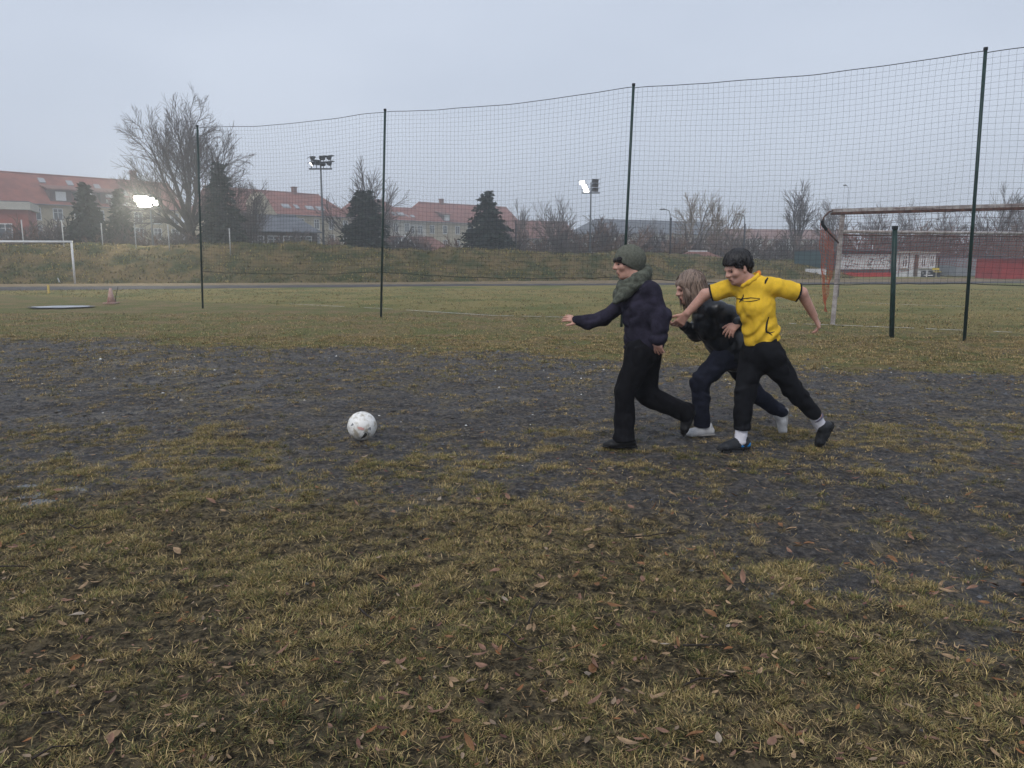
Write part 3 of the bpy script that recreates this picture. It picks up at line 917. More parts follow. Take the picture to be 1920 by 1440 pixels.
M_frame = mat('white_window_paint', (0.62, 0.63, 0.64), 0.5)
M_pane = mat('dark_window_glass', (0.025, 0.03, 0.035), 0.08, spec=0.8)
M_sky_pane = mat('pale_skylight_pane', (0.30, 0.31, 0.33), 0.25)
M_brick = mat('chimney_brick', (0.17, 0.07, 0.05), 0.9, 0.2, 4)
M_dormer = mat('dark_dormer_boards', (0.07, 0.04, 0.036), 0.8, 0.2, 3)

def window(parent, x, z, w_, h, y=0.0, name='window', bars=1):
    """frame proud of the wall at y, pane set in it; the wall faces -y"""
    f = MB(); t_ = 0.10
    f.bb(-w_ / 2, w_ / 2, -0.09, 0.0, -h / 2, -h / 2 + t_); f.bb(-w_ / 2, w_ / 2, -0.09, 0, h / 2 - t_, h / 2)
    f.bb(-w_ / 2, -w_ / 2 + t_, -0.088, 0, -h / 2 + t_, h / 2 - t_); f.bb(w_ / 2 - t_, w_ / 2, -0.088, 0, -h / 2 + t_, h / 2 - t_)
    for k in range(bars):
        xx = -w_ / 2 + w_ * (k + 1) / (bars + 1)
        f.bb(xx - 0.04, xx + 0.04, -0.07, 0, -h / 2 + t_, h / 2 - t_)
    f.bb(-w_ / 2 + t_, w_ / 2 - t_, -0.065, 0, h * 0.14, h * 0.14 + 0.06)
    o = f.build(name, M_frame, parent, loc=(x, y, z))
    g = MB(); g.bb(-w_ / 2 + t_, w_ / 2 - t_, -0.04, -0.01, -h / 2 + t_, h / 2 - t_)
    g.build('pane', M_pane, o)
    s = MB(); s.bb(-w_ / 2 - 0.1, w_ / 2 + 0.1, -0.16, 0.0, -h / 2 - 0.09, -h / 2 - 0.005)
    s.build('sill', M_pale, o)
    return o

def house(name, label, A, B, eave, ridge, dep, wall_m, roof_m, hip0=0.0, hip1=0.0, over=0.5):
    A = np.array(A); B = np.array(B)
    L = np.linalg.norm((B - A)[:2])
    h = empty(name, (A[0], A[1], 0), math.atan2(B[1] - A[1], B[0] - A[0]))
    tag(h, label, 'house')
    m = MB(); m.bb(0, L, 0, dep, -0.3, eave)
    if hip0 == 0 and hip1 == 0:
        pass
    m.build('wall', wall_m, h)
    e = eave - 0.1; y0, y1, ym = -over, dep + over, dep / 2
    r_ = MB()
    a = [(-over, y0, e), (L + over, y0, e), (L + over, y1, e), (-over, y1, e), (hip0 - (over if hip0 == 0 else 0), ym, ridge), (L - hip1 + (over if hip1 == 0 else 0), ym, ridge)]
    r_.add(a, [(0, 1, 5, 4), (2, 3, 4, 5), (1, 2, 5), (3, 0, 4), (3, 2, 1, 0)])
    rf = r_.build('roof', roof_m, h)
    g = MB(); g.tube([(-over, y0 - 0.06, e + 0.0), (L + over, y0 - 0.06, e + 0.0)], 0.09, 6); g.build('gutter', M_slate, rf)
    g = MB(); g.tube([a[4], a[5]], 0.13, 6); g.build('ridge_tiles', roof_m, rf)
    return h, rf, L
def slope_pt(dep, eave, ridge, over, t_):
    """y, z and pitch on the front roof slope, t_ = 0 eave 1 ridge"""
    y = -over + t_ * (dep / 2 + over); z = (eave - 0.1) + t_ * (ridge - eave + 0.1)
    return y, z, math.atan2(ridge - eave + 0.1, dep / 2 + over)
def skylight(rf, x, t_, dep, eave, ridge, over=0.5, w_=0.75, h=1.05):
    y, z, p = slope_pt(dep, eave, ridge, over, t_)
    m = MB(); M = Matrix.Rotation(p, 3, 'X')
    m.box((0, 0, 0), (w_, h, 0.16), M)
    o = m.build('skylight', M_sky_pane, rf, loc=(x, y - math.sin(p) * 0.06, z + math.cos(p) * 0.06))
def chimney(rf, x, y, z0, h=1.3, w_=0.7):
    m = MB(); m.bb(-w_ / 2, w_ / 2, -w_ / 2, w_ / 2, -1.2, h); m.bb(-w_ / 2 - 0.08, w_ / 2 + 0.08, -w_ / 2 - 0.08, w_ / 2 + 0.08, h, h + 0.14)
    m.build('chimney', M_brick, rf, loc=(x, y, z0))
def dormer(rf, x, t_, dep, eave, ridge, w_=2.2, h=1.5, over=0.5, n=1):
    y, z, p = slope_pt(dep, eave, ridge, over, t_)
    m = MB(); m.bb(-w_ / 2, w_ / 2, 0, 2.6, -0.2, h)
    o = m.build('dormer', M_dormer, rf, loc=(x, y, z))
    c = MB(); c.add([(-w_ / 2 - 0.3, -0.35, h - 0.02), (w_ / 2 + 0.3, -0.35, h - 0.02), (w_ / 2 + 0.3, 3.4, h + 0.75), (-w_ / 2 - 0.3, 3.4, h + 0.75),
                     (-w_ / 2 - 0.3, -0.35, h + 0.12), (w_ / 2 + 0.3, -0.35, h + 0.12), (w_ / 2 + 0.3, 3.4, h + 0.9), (-w_ / 2 - 0.3, 3.4, h + 0.9)],
                    [(0, 3, 2, 1), (4, 5, 6, 7), (0, 1, 5, 4), (1, 2, 6, 5), (2, 3, 7, 6), (3, 0, 4, 7)])
    c.build('dormer_roof', M_tile2, o)
    for k in range(n):
        xx = -w_ / 2 + w_ * (k + 0.5) / n
        f = MB(); a, b_ = 0.62, 1.15; q = 0.09
        f.bb(xx - a, xx + a, -0.08, -0.002, 0.12, 0.12 + q); f.bb(xx - a, xx + a, -0.08, -0.002, 0.12 + b_ - q, 0.12 + b_)
        for u in (-a, -q / 2, a - q): f.bb(xx + u, xx + u + q, -0.078, -0.002, 0.12 + q, 0.12 + b_ - q)
        f.bb(xx - a + q, xx + a - q, -0.03, -0.004, 0.12 + q, 0.12 + b_ - q)
        f.build('dormer_window', M_frame, o)

EV, RG, DP = 8.7, 12.7, 10.0
def at_px(px, Y): return P(px, HOR, Y) * np.array([1, 1, 0])
# one long street of tenements running away to the right
h1, r1, L1 = house('tenement_house', 'long red roofed tenement with dormers at the left edge', at_px(-190, 91), at_px(345, 116), EV - 0.2, RG, DP, M_cream, M_tile)
for k, tt in ((0.53, 0.12), (0.625, 0.12), (0.715, 0.12)):
    dormer(r1, L1 * k, tt, DP, EV - 0.2, RG, 2.6, 1.5)
for k, tt in ((0.50, 0.78), (0.70, 0.68), (0.80, 0.52), (0.845, 0.60), (0.60, 0.75)):
    skylight(r1, L1 * k, tt, DP, EV - 0.2, RG)
chimney(r1, L1 * 0.865, DP / 2 - 0.4, RG)
m = MB(); m.bb(-0.06, 0.06, -0.3, 0, 0, 0.3)
dormer(r1, L1 * 0.80, 0.04, DP, EV - 0.2, RG, 6.5, 0.9, n=4)
for k in np.linspace(0.36, 0.97, 9):
    for zz in (2.2, 5.0, 7.2):
        window(h1, L1 * k, zz, 1.2, 1.6)
# white cornice box and red annex
m = MB(); A = at_px(-160, 80); ax = empty('red_annex', (A[0], A[1], 0), 0.42)
tag(ax, 'red painted annex with a pale cornice at the left edge', 'building')
m.bb(0, 10.4, 0, 6, -0.3, 6.6); m.build('wall', M_pinkwall, ax)
m = MB(); m.bb(-0.3, 10.7, -0.3, 6.3, 6.6, 7.4); m.build('cornice', M_pale, ax)
m = MB(); m.bb(-0.2, 10.6, -0.2, 6.2, 7.4, 7.5); m.build('flat_roof', M_slate, ax)
for xx in (2.2, 5.2, 8.2): window(ax, xx, 4.4, 1.3, 1.5)

h2, r2, L2 = house('tenement_house', 'red roofed tenement with a cream shaped gable behind the grey bungalow', at_px(428, 121), at_px(662, 140), EV, RG, DP, M_cream, M_tile, 0.0, 3.2)
chimney(r2, L2 * 0.66, DP / 2, RG, 0.9)
gx0 = L2 * 0.245; gxw = 2.7
g = MB()
poly = [(gx0 - gxw, EV - 0.3)]
for k in range(9):
    tt = k / 8; poly.append((gx0 - gxw * (1 - tt) ** 0.75 * (1.0 - 0.12 * math.sin(tt * math.pi)), EV - 0.2 + 3.4 * tt))
for k in range(7, -1, -1):
    tt = k / 8; poly.append((gx0 + gxw * (1 - tt) ** 0.75 * (1.0 - 0.12 * math.sin(tt * math.pi)), EV - 0.2 + 3.4 * tt))
poly.append((gx0 + gxw, EV - 0.3))
g.prism(poly, -0.75, 1.8); g.build('shaped_gable', M_cream, h2)
for k, tt in ((0.10, 0.42), (0.47, 0.36), (0.50, 0.36), (0.66, 0.34), (0.69, 0.34), (0.75, 0.34), (0.78, 0.34), (0.57, 0.36)):
    skylight(r2, L2 * k, tt, DP, EV, RG)
for k in np.linspace(0.06, 0.94, 8):
    for zz in (2.2, 4.8, 7.3):
        if abs(k * L2 - gx0) < 1.2 and zz > 7: continue
        window(h2, L2 * k, zz, 1.1, 1.7)
window(h2, gx0, EV - 0.9, 1.0, 1.4, -0.76)

h3, r3, L3 = house('tenement_house', 'red roofed tenement partly behind the clipped conifer', at_px(668, 142), at_px(772, 150), EV, RG - 0.1, DP, M_pale, M_tile, 3.0, 3.0)
for k in (0.62, 0.74, 0.84, 0.9): skylight(r3, L3 * k, 0.3, DP, EV, RG)
for k in np.linspace(0.08, 0.92, 5):
    for zz in (4.8, 7.3): window(h3, L3 * k, zz, 1.1, 1.7)
hl, rl, Ll = house('linking_house', 'lower red roofed link between two tenements', at_px(762, 150.5), at_px(800, 153), EV, RG - 1.3, DP, M_pale, M_tile)
for k in (0.2, 0.5): skylight(rl, Ll * k, 0.35, DP, EV, RG - 1.3)
for k in (0.3, 0.7): window(hl, Ll * k, 7.0, 1.1, 1.6)
h4, r4, L4 = house('tenement_house', 'cream tenement with red roof left of the tall spruce', at_px(795, 153), at_px(975, 170), EV, RG, DP, M_cream, M_tile, 2.4, 0)
chimney(r4, L4 * 0.32, DP / 2, RG, 0.8)
dormer(r4, L4 * 0.22, 0.06, DP, EV, RG, 1.6, 1.3)
for k in np.linspace(0.08, 0.95, 8):
    for zz in (4.4, 7.2): window(h4, L4 * k, zz, 1.1, 1.6)

# smaller houses in front of the row
hb, rb, Lb = house('grey_bungalow', 'low bungalow with grey hipped roof behind the bank', at_px(452, 74), at_px(597, 78), 4.1, 5.7, 7, M_brownwall, M_slate, 2.0, 1.0, 0.4)
for k in (0.22, 0.42, 0.62, 0.84): window(hb, Lb * k, 3.1, 1.2, 1.1)
hs, rs_, Ls = house('dark_shed', 'dark gabled shed with pale bargeboards near the spruce', at_px(757, 84), at_px(852, 88), 2.3, 3.8, 5, M_brownwall, M_tile2, 0, 1.2, 0.35)
g = MB(); g.prism([(-2.4, 1.9), (0, 3.95), (2.4, 1.9), (2.15, 1.9), (0, 3.7), (-2.15, 1.9)], -0.55, -0.4); g.build('bargeboard', M_frame, hs)
g = MB(); g.prism([(-2.2, -0.2), (-2.2, 1.9), (0, 3.75), (2.2, 1.9), (2.2, -0.2)], -0.38, 1.5); g.build('gable_wall', M_slate, hs)
hc, rc, Lc = house('slate_house', 'far pale house with dark slate roof behind bare bushes', at_px(1122, 138), at_px(1345, 150), 6.0, 8.6, 11, M_pale, M_slate, 2.5, 0)
for k in (0.32, 0.5, 0.66, 0.82):
    window(hc, Lc * k, 4.8, 1.6, 1.5); window(hc, Lc * k, 2.2, 1.6, 1.5)
hd, rd, Ld = house('brown_roof_house', 'long low house with brown roof far behind the hedge', at_px(1385, 150), at_px(1600, 156), 5.3, 7.2, 10, M_pale, M_tile2)
for k in (0.2, 0.4, 0.6, 0.8): window(hd, Ld * k, 4.0, 1.4, 1.4)
he, re_, Le = house('garden_house', 'pale house with brown roof between the bare trees', at_px(930, 112), at_px(1075, 116), 4.4, 7.0, 8, M_pale, M_tile2)
for k in (0.2, 0.5, 0.8): window(he, Le * k, 3.3, 1.2, 1.3)
# small pavilion whose roof looks over the bank
pv = empty('pavilion', V(at_px(1318, 60)), 0.05)
tag(pv, 'small pavilion with dark red roof looking over the bank', 'hut')
m = MB(); m.bb(-1.5, 1.5, 0.3, 2.6, -0.2, 1.42); m.build('wall', M_brownwall, pv)
m = MB(); m.add([(-1.8, 0, 1.42), (1.8, 0, 1.42), (1.8, 3, 1.42), (-1.8, 3, 1.42), (-0.7, 1.3, 1.98), (0.7, 1.3, 1.98), (0.7, 1.7, 1.98), (-0.7, 1.7, 1.98)], [(0, 1, 5, 4), (1, 2, 6, 5), (2, 3, 7, 6), (3, 0, 4, 7), (4, 5, 6, 7), (3, 2, 1, 0)])
rf = m.build('roof', M_tile2, pv)
m = MB(); m.bb(-0.7, 0.7, 1.28, 1.7, 1.985, 2.06); m.build('ridge_cap', M_frame, rf)
m = MB(); m.bb(-1.85, 1.85, -0.12, -0.02, 1.33, 1.45); m.build('gutter', M_frame, rf)

# ------------------------------------------------------------------ club huts at the right
M_dark = mat('dark_grey_boards', (0.045, 0.047, 0.055), 0.7, 0.2, 2)
M_redband = mat('red_plinth_paint', (0.42, 0.035, 0.03), 0.6, 0.1, 3)
M_teal = mat('dark_teal_hoarding', (0.030, 0.060, 0.066), 0.6, 0.1, 1.5)
M_hutwhite = mat('white_hut_boards', (0.55, 0.55, 0.56), 0.7, 0.08, 3)
M_cont = mat('grey_steel_sheet', (0.26, 0.28, 0.31), 0.5, 0.1, 2, metal=0.2)
M_hutred = mat('red_hut_boards', (0.30, 0.03, 0.032), 0.7, 0.15, 2)
M_yellow = mat('yellow_bench_paint', (0.55, 0.42, 0.06), 0.6, 0.1, 4)
M_ink = mat('black_mural_paint', (0.02, 0.02, 0.024), 0.7)
M_ink2 = mat('blue_grey_mural_paint', (0.10, 0.14, 0.19), 0.7)
YH = 62.0
def hut_root(name, label, px, cat, Y=YH, rz=0.0):
    o = empty(name, V(at_px(px, Y)), rz); tag(o, label, cat); return o
def width(px0, px1, Y=YH): return (px1 - px0) / F * Y
def zof(py, Y=YH): return P(960, py, Y)[2]
# clubhouse with the painted wall
ch = hut_root('clubhouse', 'dark clubhouse with a white mural and red plinth behind the goal', 1545, 'building')
W = width(1545, 1671); zr = zof(470); zt = zof(476)
m = MB(); m.bb(0.25, W, 0, 3.5, 0, zr - 0.02); m.build('wall', M_dark, ch)
m = MB(); m.bb(-0.25, W + 0.02, -0.06, 0.0, 0.02, 0.33); m.build('plinth', M_redband, ch)
m = MB(); m.bb(-0.1, W + 0.3, -0.5, 3.8, zr, zr + 0.10); m.build('roof', M_slate, ch)
x0m, x1m, z0m, z1m = width(1545, 1576), width(1545, 1668), zof(505), zof(476.5)
m = MB(); m.bb(x0m, x1m, -0.05, -0.002, z0m, z1m); mu = m.build('mural', M_hutwhite, ch)
rr = random.Random(4)
for k in range(46):           # loose black brush strokes of the mural
    cx = x0m + (x1m - x0m) * rr.uniform(0.02, 0.98); cz = z0m + (z1m - z0m) * rr.uniform(0.08, 0.92)
    a0 = rr.uniform(0, 6.28); n = rr.randint(3, 5); p = [(cx, cz)]
    for q in range(n):
        a0 += rr.uniform(-0.9, 0.9); p.append((p[-1][0] + math.cos(a0) * 0.10, p[-1][1] + math.sin(a0) * 0.09))
    p = [(min(max(u, x0m + 0.03), x1m - 0.03), min(max(v_, z0m + 0.03), z1m - 0.03)) for u, v_ in p]
    s = MB(); wd = rr.uniform(0.02, 0.055)
    for (u0, v0), (u1, v1) in zip(p[:-1], p[1:]):
        l = math.hypot(u1 - u0, v1 - v0) or 1e-3; nx, nz2 = -(v1 - v0) / l * wd / 2, (u1 - u0) / l * wd / 2
        s.add([(u0 + nx, -0.054 - k * 2e-4, v0 + nz2), (u1 + nx, -0.054 - k * 2e-4, v1 + nz2), (u1 - nx, -0.054 - k * 2e-4, v1 - nz2), (u0 - nx, -0.054 - k * 2e-4, v0 - nz2)], [(0, 1, 2, 3)])
    s.build('brush_stroke', M_ink if k % 4 else M_ink2, mu)
for xx in (1617, 1646): 
    m = MB(); m.tube([(width(1545, xx), 1.2, zr), (width(1545, xx), 1.2, zof(459))], 0.035, 6); m.build('vent_pipe', M_frame, ch)
# white hut with windows
wh = hut_root('white_hut', 'white boarded hut with tall windows beside the clubhouse', 1673, 'hut')
W = width(1673, 1754); zr = zof(474)
m = MB(); m.bb(0, W, 0, 3, 0, zr); m.build('wall', M_hutwhite, wh)
m = MB(); m.bb(-0.05, W + 0.1, -0.3, 3.2, zr, zr + 0.09); m.build('roof', M_pale, wh)
for p0, p1 in ((1692, 1700), (1727, 1734), (1743, 1749.5)):
    x0, x1 = width(1673, p0), width(1673, p1)
    window(wh, (x0 + x1) / 2, (zof(502) + zof(478)) / 2, x1 - x0 + 0.16, zof(478) - zof(502))
m = MB(); m.bb(width(1673, 1714), width(1673, 1721.5), -0.04, -0.002, 0.05, zof(478)); m.build('door', M_brownwall, wh)
for p0 in (1686, 1704): 
    m = MB(); m.tube([(width(1673, p0), -0.05, 0), (width(1673, p0), -0.05, zr)], 0.03, 6); m.build('downpipe', M_slate, wh)
# teal hoarding and its white kerb
th = hut_root('hoarding', 'dark teal hoarding at the right end of the bank', 1490, 'hoarding', 58)
m = MB(); m.bb(0, width(1490, 1562, 58), 0, 0.12, 0.1, zof(471.5, 58)); m.build('panel', M_teal, th)
m = MB(); m.bb(-0.05, width(1490, 1562, 58), -0.04, 0.16, zof(471.5, 58), zof(470, 58)); m.build('top_rail', M_dark, th)
wb = hut_root('white_board', 'low white board lying at the foot of the teal hoarding', 1512, 'board', 57)
m = MB(); m.bb(0, width(1512, 1550, 57), 0, 0.15, 0, zof(504, 57)); m.bb(0.1, width(1512, 1550, 57) - 0.1, 0.15, 0.5, 0, 0.3); m.build('plank', M_hutwhite, wb)
# steps, benches, containers, red hut
st = hut_root('step_rack', 'white slatted steps before the white hut', 1737, 'steps', 60)
for k in range(3):
    m = MB(); m.bb(0, width(1737, 1752, 60), 0.25 * k, 0.25 * k + 0.2, 0.12 + 0.17 * k, 0.19 + 0.17 * k); m.build('tread', M_hutwhite, st)
for xx in (0.03, width(1737, 1752, 60) - 0.08):
    m = MB(); m.prism([(xx, 0), (xx + 0.05, 0), (xx + 0.05, 0.52), (xx, 0.52)], 0.02, 0.68); m.build('stringer', M_dark, st)
bn = hut_root('yellow_bench', 'yellow bench beside the white steps', 1754, 'bench', 60)
W = width(1754, 1767, 60)
m = MB(); m.bb(0, W, 0, 0.3, 0.40, 0.45); m.build('seat', M_yellow, bn)
m = MB(); m.bb(0, W, 0.32, 0.36, 0.55, 0.72); m.build('backrest', M_yellow, bn)
for xx in (0.05, W - 0.1):
    m = MB(); m.bb(xx, xx + 0.05, 0.02, 0.34, 0, 0.40); m.build('leg', M_dark, bn)
ct = hut_root('storage_container', 'grey steel storage container right of the yellow bench', 1794, 'container', 61)
W = width(1794, 1836, 61); zr = zof(483, 61)
m = MB(); m.bb(0, W, 0, 2.4, 0.1, zr); m.build('body', M_cont, ct)
for k in range(12):
    m = MB(); m.bb(W * (k + 0.25) / 12, W * (k + 0.7) / 12, -0.03, -0.001, 0.16, zr - 0.06); m.build('rib', M_cont, ct)
m = MB(); m.bb(-0.05, W + 0.05, -0.08, 2.5, zr, zr + 0.07); m.build('lid', M_dark, ct)
sh = hut_root('grey_shed', 'dark grey shed with lean-to roof beside the red hut', 1838, 'shed', 63)
W = width(1838, 1878, 63); zr = zof(480, 63)
m = MB(); m.bb(0, W, 0, 2.4, 0, zr); m.build('wall', M_dark, sh)
m = MB(); m.bb(-0.15, W + 0.05, -0.4, 2.6, zr, zr + 0.08); m.build('roof', M_slate, sh)
for k in range(8):
    m = MB(); m.bb(W * k / 8 + 0.04, W * (k + 1) / 8 - 0.04, -0.03, -0.002, 0.05, zr - 0.2); m.build('board', M_cont, sh)
op = hut_root('open_shelter', 'open timber shelter between the white hut and the container', 1757, 'shelter', 64)
W = width(1757, 1793, 64); zr = zof(482, 64)
m = MB(); m.bb(0, W, 1.6, 1.7, 0, zr); m.build('back_wall', M_dark, op)
m = MB(); m.bb(-0.1, W + 0.1, -0.2, 1.8, zr, zr + 0.1); m.build('roof', M_slate, op)
for xx in (0.02, W / 2, W - 0.1):
    m = MB(); m.bb(xx, xx + 0.08, 0, 0.08, 0, zr); m.build('post', M_pale, op)
rh = hut_root('red_hut', 'red boarded hut at the right edge', 1879, 'hut', 55)
W = width(1879, 1990, 55); zr = zof(485, 55)
m = MB(); m.bb(0, W, 0, 3, 0, zr); m.build('wall', M_hutred, rh)
for k in range(14):
    m = MB(); m.bb(W * k / 14 + 0.02, W * (k + 1) / 14 - 0.02, -0.025, -0.001, 0.06, zr - 0.04); m.build('board', M_hutred, rh)
m = MB(); m.bb(-0.1, W + 0.1, -0.3, 3.2, zr, zr + 0.08); m.build('roof', M_slate, rh)

# ------------------------------------------------------------------ trees
M_bark = mat('dark_wet_bark', (0.040, 0.035, 0.030), 0.85, 0.3, 3, bump=0.5, bscale=12)
M_twig = mat('brown_twigs', (0.098, 0.080, 0.074), 0.85, 0.25, 1)
M_twig2 = mat('reddish_twigs', (0.14, 0.085, 0.062), 0.85, 0.25, 1)
M_willow = mat('yellowish_twigs', (0.17, 0.125, 0.078), 0.85, 0.2, 1)
M_needle = mat_attr('spruce_needles', 'Col', 0.85, 0.2)

def grow_tree(seed, H, levels, kids, spread, crown_r, trunk_h=0.2, limbs=8, r0=None, up=0.25, twig_r=0.011):
    """branch polylines by level: level 0 trunk"""
    r_ = random.Random(seed)
    out = []
    r0 = r0 or H * 0.028
    def go(p, d, L, rad, lev):
        n = 4 if lev < 3 else 3
        pts = [p.copy()]; d = d.normalized()
        for i in range(n):
            d = (d + Vector((r_.gauss(0, 0.13), r_.gauss(0, 0.13), r_.gauss(0, 0.08) + up * (0.5 if lev < 2 else 0.25)))).normalized()
            p = p + d * (L / n); pts.append(p.copy())
        rad1 = max(rad * (0.35 if lev < levels else 0.5), twig_r * 0.6)
        out.append((lev, pts, [rad + (rad1 - rad) * i / n for i in range(n + 1)]))
        if lev >= levels: return
        k = kids[lev]
        for c in range(k):
            tt = 0.28 + 0.72 * (c + r_.random() * 0.8) / k
            tt = min(tt, 0.999); i = int(tt * n); f = tt * n - i
            q = pts[i].lerp(pts[i + 1], f)
            ax = (pts[i + 1] - pts[i]).normalized()
            side = ax.orthogonal().normalized(); side.rotate(Quaternion(ax, r_.uniform(0, 6.283)))
            a = r_.uniform(0.45, 0.95) * (1 - 0.35 * tt)
            nd = ax * math.cos(a) + side * math.sin(a)
            go(q, nd, L * r_.uniform(0.42, 0.68) * (1.1 - 0.45 * tt), max(rad * (1 - 0.6 * tt) * 0.5, twig_r), lev + 1)
    th = H * trunk_h
    tp_ = Vector((r_.gauss(0, 0.02) * H, r_.gauss(0, 0.02) * H, th))
    out.append((0, [Vector((0, 0, -0.2)), Vector((0, 0, th * 0.4)), tp_], [r0 * 1.25, r0, r0 * 0.92]))
    for k in range(limbs):
        a = k / limbs * 6.283 * 2.4 + r_.uniform(-0.3, 0.3)
        inc = (0.12 + 0.95 * (k / max(limbs - 1, 1))) * spread
        d = Vector((math.cos(a) * math.sin(inc), math.sin(a) * math.sin(inc), math.cos(inc)))
        L = (H - th) * (0.86 - 0.26 * (k / limbs)) * r_.uniform(0.9, 1.05)
        st_ = tp_ - Vector((0, 0, th * 0.5 * (k / limbs) ** 1.5))
        go(st_, d, L, r0 * r_.uniform(0.42, 0.62), 1)
    return out
def tree_meshes(br, m_trunk, m_crown, split=2, H=10.0):
    a, b = MB(), MB()
    top = max(p.z for _, pts, _ in br for p in pts)
    for _, pts, _ in br:
        for p in pts: p *= H / top
    for lev, pts, rad in br:
        (a if lev < split else b).tube(pts, rad, 6 if lev < split else 3, cap=False)
    ma = a.mesh('trunk', True); ma.materials.append(m_trunk)
    mb_ = b.mesh('crown', False); mb_.materials.append(m_crown)
    return ma, mb_
def plant_tree(name, label, cat, loc, meshes, s=1.0, rz=0.0, group=None, sx=1.0):
    o = empty(name, (float(loc[0]), float(loc[1]), 0), rz)
    o.scale = (s * sx, s * sx, s)
    tag(o, label, cat, group)
    for nm, me_ in zip(('trunk', 'crown'), meshes):
        link(bpy.data.objects.new(nm, me_), o)
    return o
def hpx(py, Y): return P(960, py, Y)[2]

big = tree_meshes(grow_tree(12, 15, 4, [0, 11, 8, 5], 1.45, 6, 0.34, 15, 0.42, 0.12, 0.016), M_bark, M_twig, 2, 15.0)
plant_tree('bare_tree', 'huge spreading bare tree behind the lit floodlight', 'tree', at_px(366, 62), big, hpx(153, 62) / 15.0, 0.6, None, 0.86)
mid = tree_meshes(grow_tree(9, 10, 3, [0, 9, 8], 1.3, 4, 0.22, 11, 0.26, 0.17, 0.026), M_bark, M_twig)
mid2 = tree_meshes(grow_tree(23, 10, 3, [0, 9, 8], 1.2, 4, 0.25, 9, 0.24, 0.2, 0.026), M_twig, M_twig)
slim = tree_meshes(grow_tree(31, 10, 3, [0, 9, 7], 0.55, 3, 0.3, 8, 0.2, 0.35, 0.026), M_bark, M_twig)
wil = tree_meshes(grow_tree(41, 9, 3, [0, 10, 10], 1.15, 4, 0.25, 9, 0.28, -0.02, 0.028), M_twig, M_willow)
shr = tree_meshes(grow_tree(51, 4, 3, [0, 8, 7], 1.0, 2, 0.04, 13, 0.07, 0.22, 0.024), M_twig, M_twig, 2, 4.0)
shr2 = tree_meshes(grow_tree(57, 4, 3, [0, 8, 7], 1.2, 2, 0.04, 13, 0.07, 0.15, 0.024), M_twig2, M_twig2, 2, 4.0)
for px, py, Y, ms, sx, lab in [
    (676, 291, 76, mid, 0.95, 'bare tree rising behind the clipped conifer'),
    (965, 370, 88, mid, 0.7, 'bare tree right of the tall spruce'),
    (1042, 362, 82, mid2, 0.85, 'round crowned bare tree left of the lit right floodlight'),
    (1300, 355, 86, wil, 0.85, 'tall drooping yellowish bare tree behind the bank'),
    (1352, 378, 84, wil, 0.8, 'lower yellowish bare tree right of the tallest drooping one'),
    (1497, 334, 84, slim, 1.0, 'slim tall bare tree above the teal hoarding'),
    (1556, 368, 92, slim, 1.2, 'bare tree seen beside the goal bracket'),
    (1862, 338, 84, mid, 0.85, 'bare tree right of the right fence post'),
    (1905, 362, 92, mid2, 0.7, 'bare tree at the right edge of the view'),
    (1640, 378, 96, mid2, 0.8, 'bare tree above the clubhouse roof'),
    (1705, 372, 99, mid, 0.8, 'bare tree above the white hut'),
    (1770, 384, 97, mid2, 0.85, 'bare tree above the open shelter'),
    (725, 372, 98, mid2, 0.55, 'small bare tree right of the second fence post'),
    (782, 425, 84, mid, 0.9, 'small bare tree before the cream tenement'),
    (233, 336, 110, mid, 0.6, 'distant bare tree behind the left tenement roof'),
    (1215, 402, 120, mid2, 0.9, 'distant bare tree above the slate roof'),
    (470, 330, 66, slim, 0.9, 'thin bare sapling right of the dark spruce')]:
    plant_tree('bare_tree', lab, 'tree', at_px(px, Y), ms, hpx(py, Y) / 10.0, rnd.uniform(0, 6.28), None, sx)
shrub_list = [(-20, 420, 61), (48, 418, 57), (98, 412, 58), (180, 420, 57), (240, 428, 57), (292, 430, 58), (345, 432, 57), (385, 425, 60), (455, 432, 60), (640, 436, 64), (775, 440, 66), (860, 438, 66), (20, 415, 60), (75, 402, 62), (120, 405, 61), (150, 408, 64), (215, 418, 60), (265, 422, 61), (318, 425, 60),
              (520, 432, 66), (560, 428, 65), (600, 438, 66), (735, 425, 66), (820, 440, 68), (960, 425, 68), (1000, 425, 70), (1055, 412, 70), (1100, 405, 72),
              (1135, 405, 73), (1185, 420, 71), (1230, 425, 72), (1262, 430, 70), (1300, 430, 72), (1350, 425, 73), (1395, 430, 72), (1435, 428, 74), (1470, 432, 72), (1510, 430, 75), (1548, 428, 76),
              (1600, 415, 76), (1650, 418, 77), (1700, 412, 78), (1748, 420, 76), (1790, 415, 78), (1835, 420, 77), (1880, 415, 76), (1925, 412, 78)]
hedge_at = {1135: 'left of the middle fence post', 1185: 'right of the middle fence post, behind the knitted hat', 1230: 'left of the dark post under the left curved lamp', 1262: 'right of the dark post under the left curved lamp', 1300: 'below the tall drooping tree', 1350: 'below the lower yellowish tree', 1395: 'around the dark post under the right curved lamp', 1435: 'halfway between the right curved lamp and the slim tree', 1470: 'left at the foot of the slim tall tree', 1510: 'right at the foot of the slim tall tree', 1548: 'just left of the goal bracket',
            1600: 'behind the left end of the clubhouse', 1650: 'behind the right end of the clubhouse', 1700: 'behind the left part of the white hut', 1748: 'behind the right end of the white hut', 1790: 'behind the open shelter', 1835: 'behind the grey container, at the right fence post', 1880: 'behind the left end of the red hut', 1925: 'cut by the right edge above the red hut'}
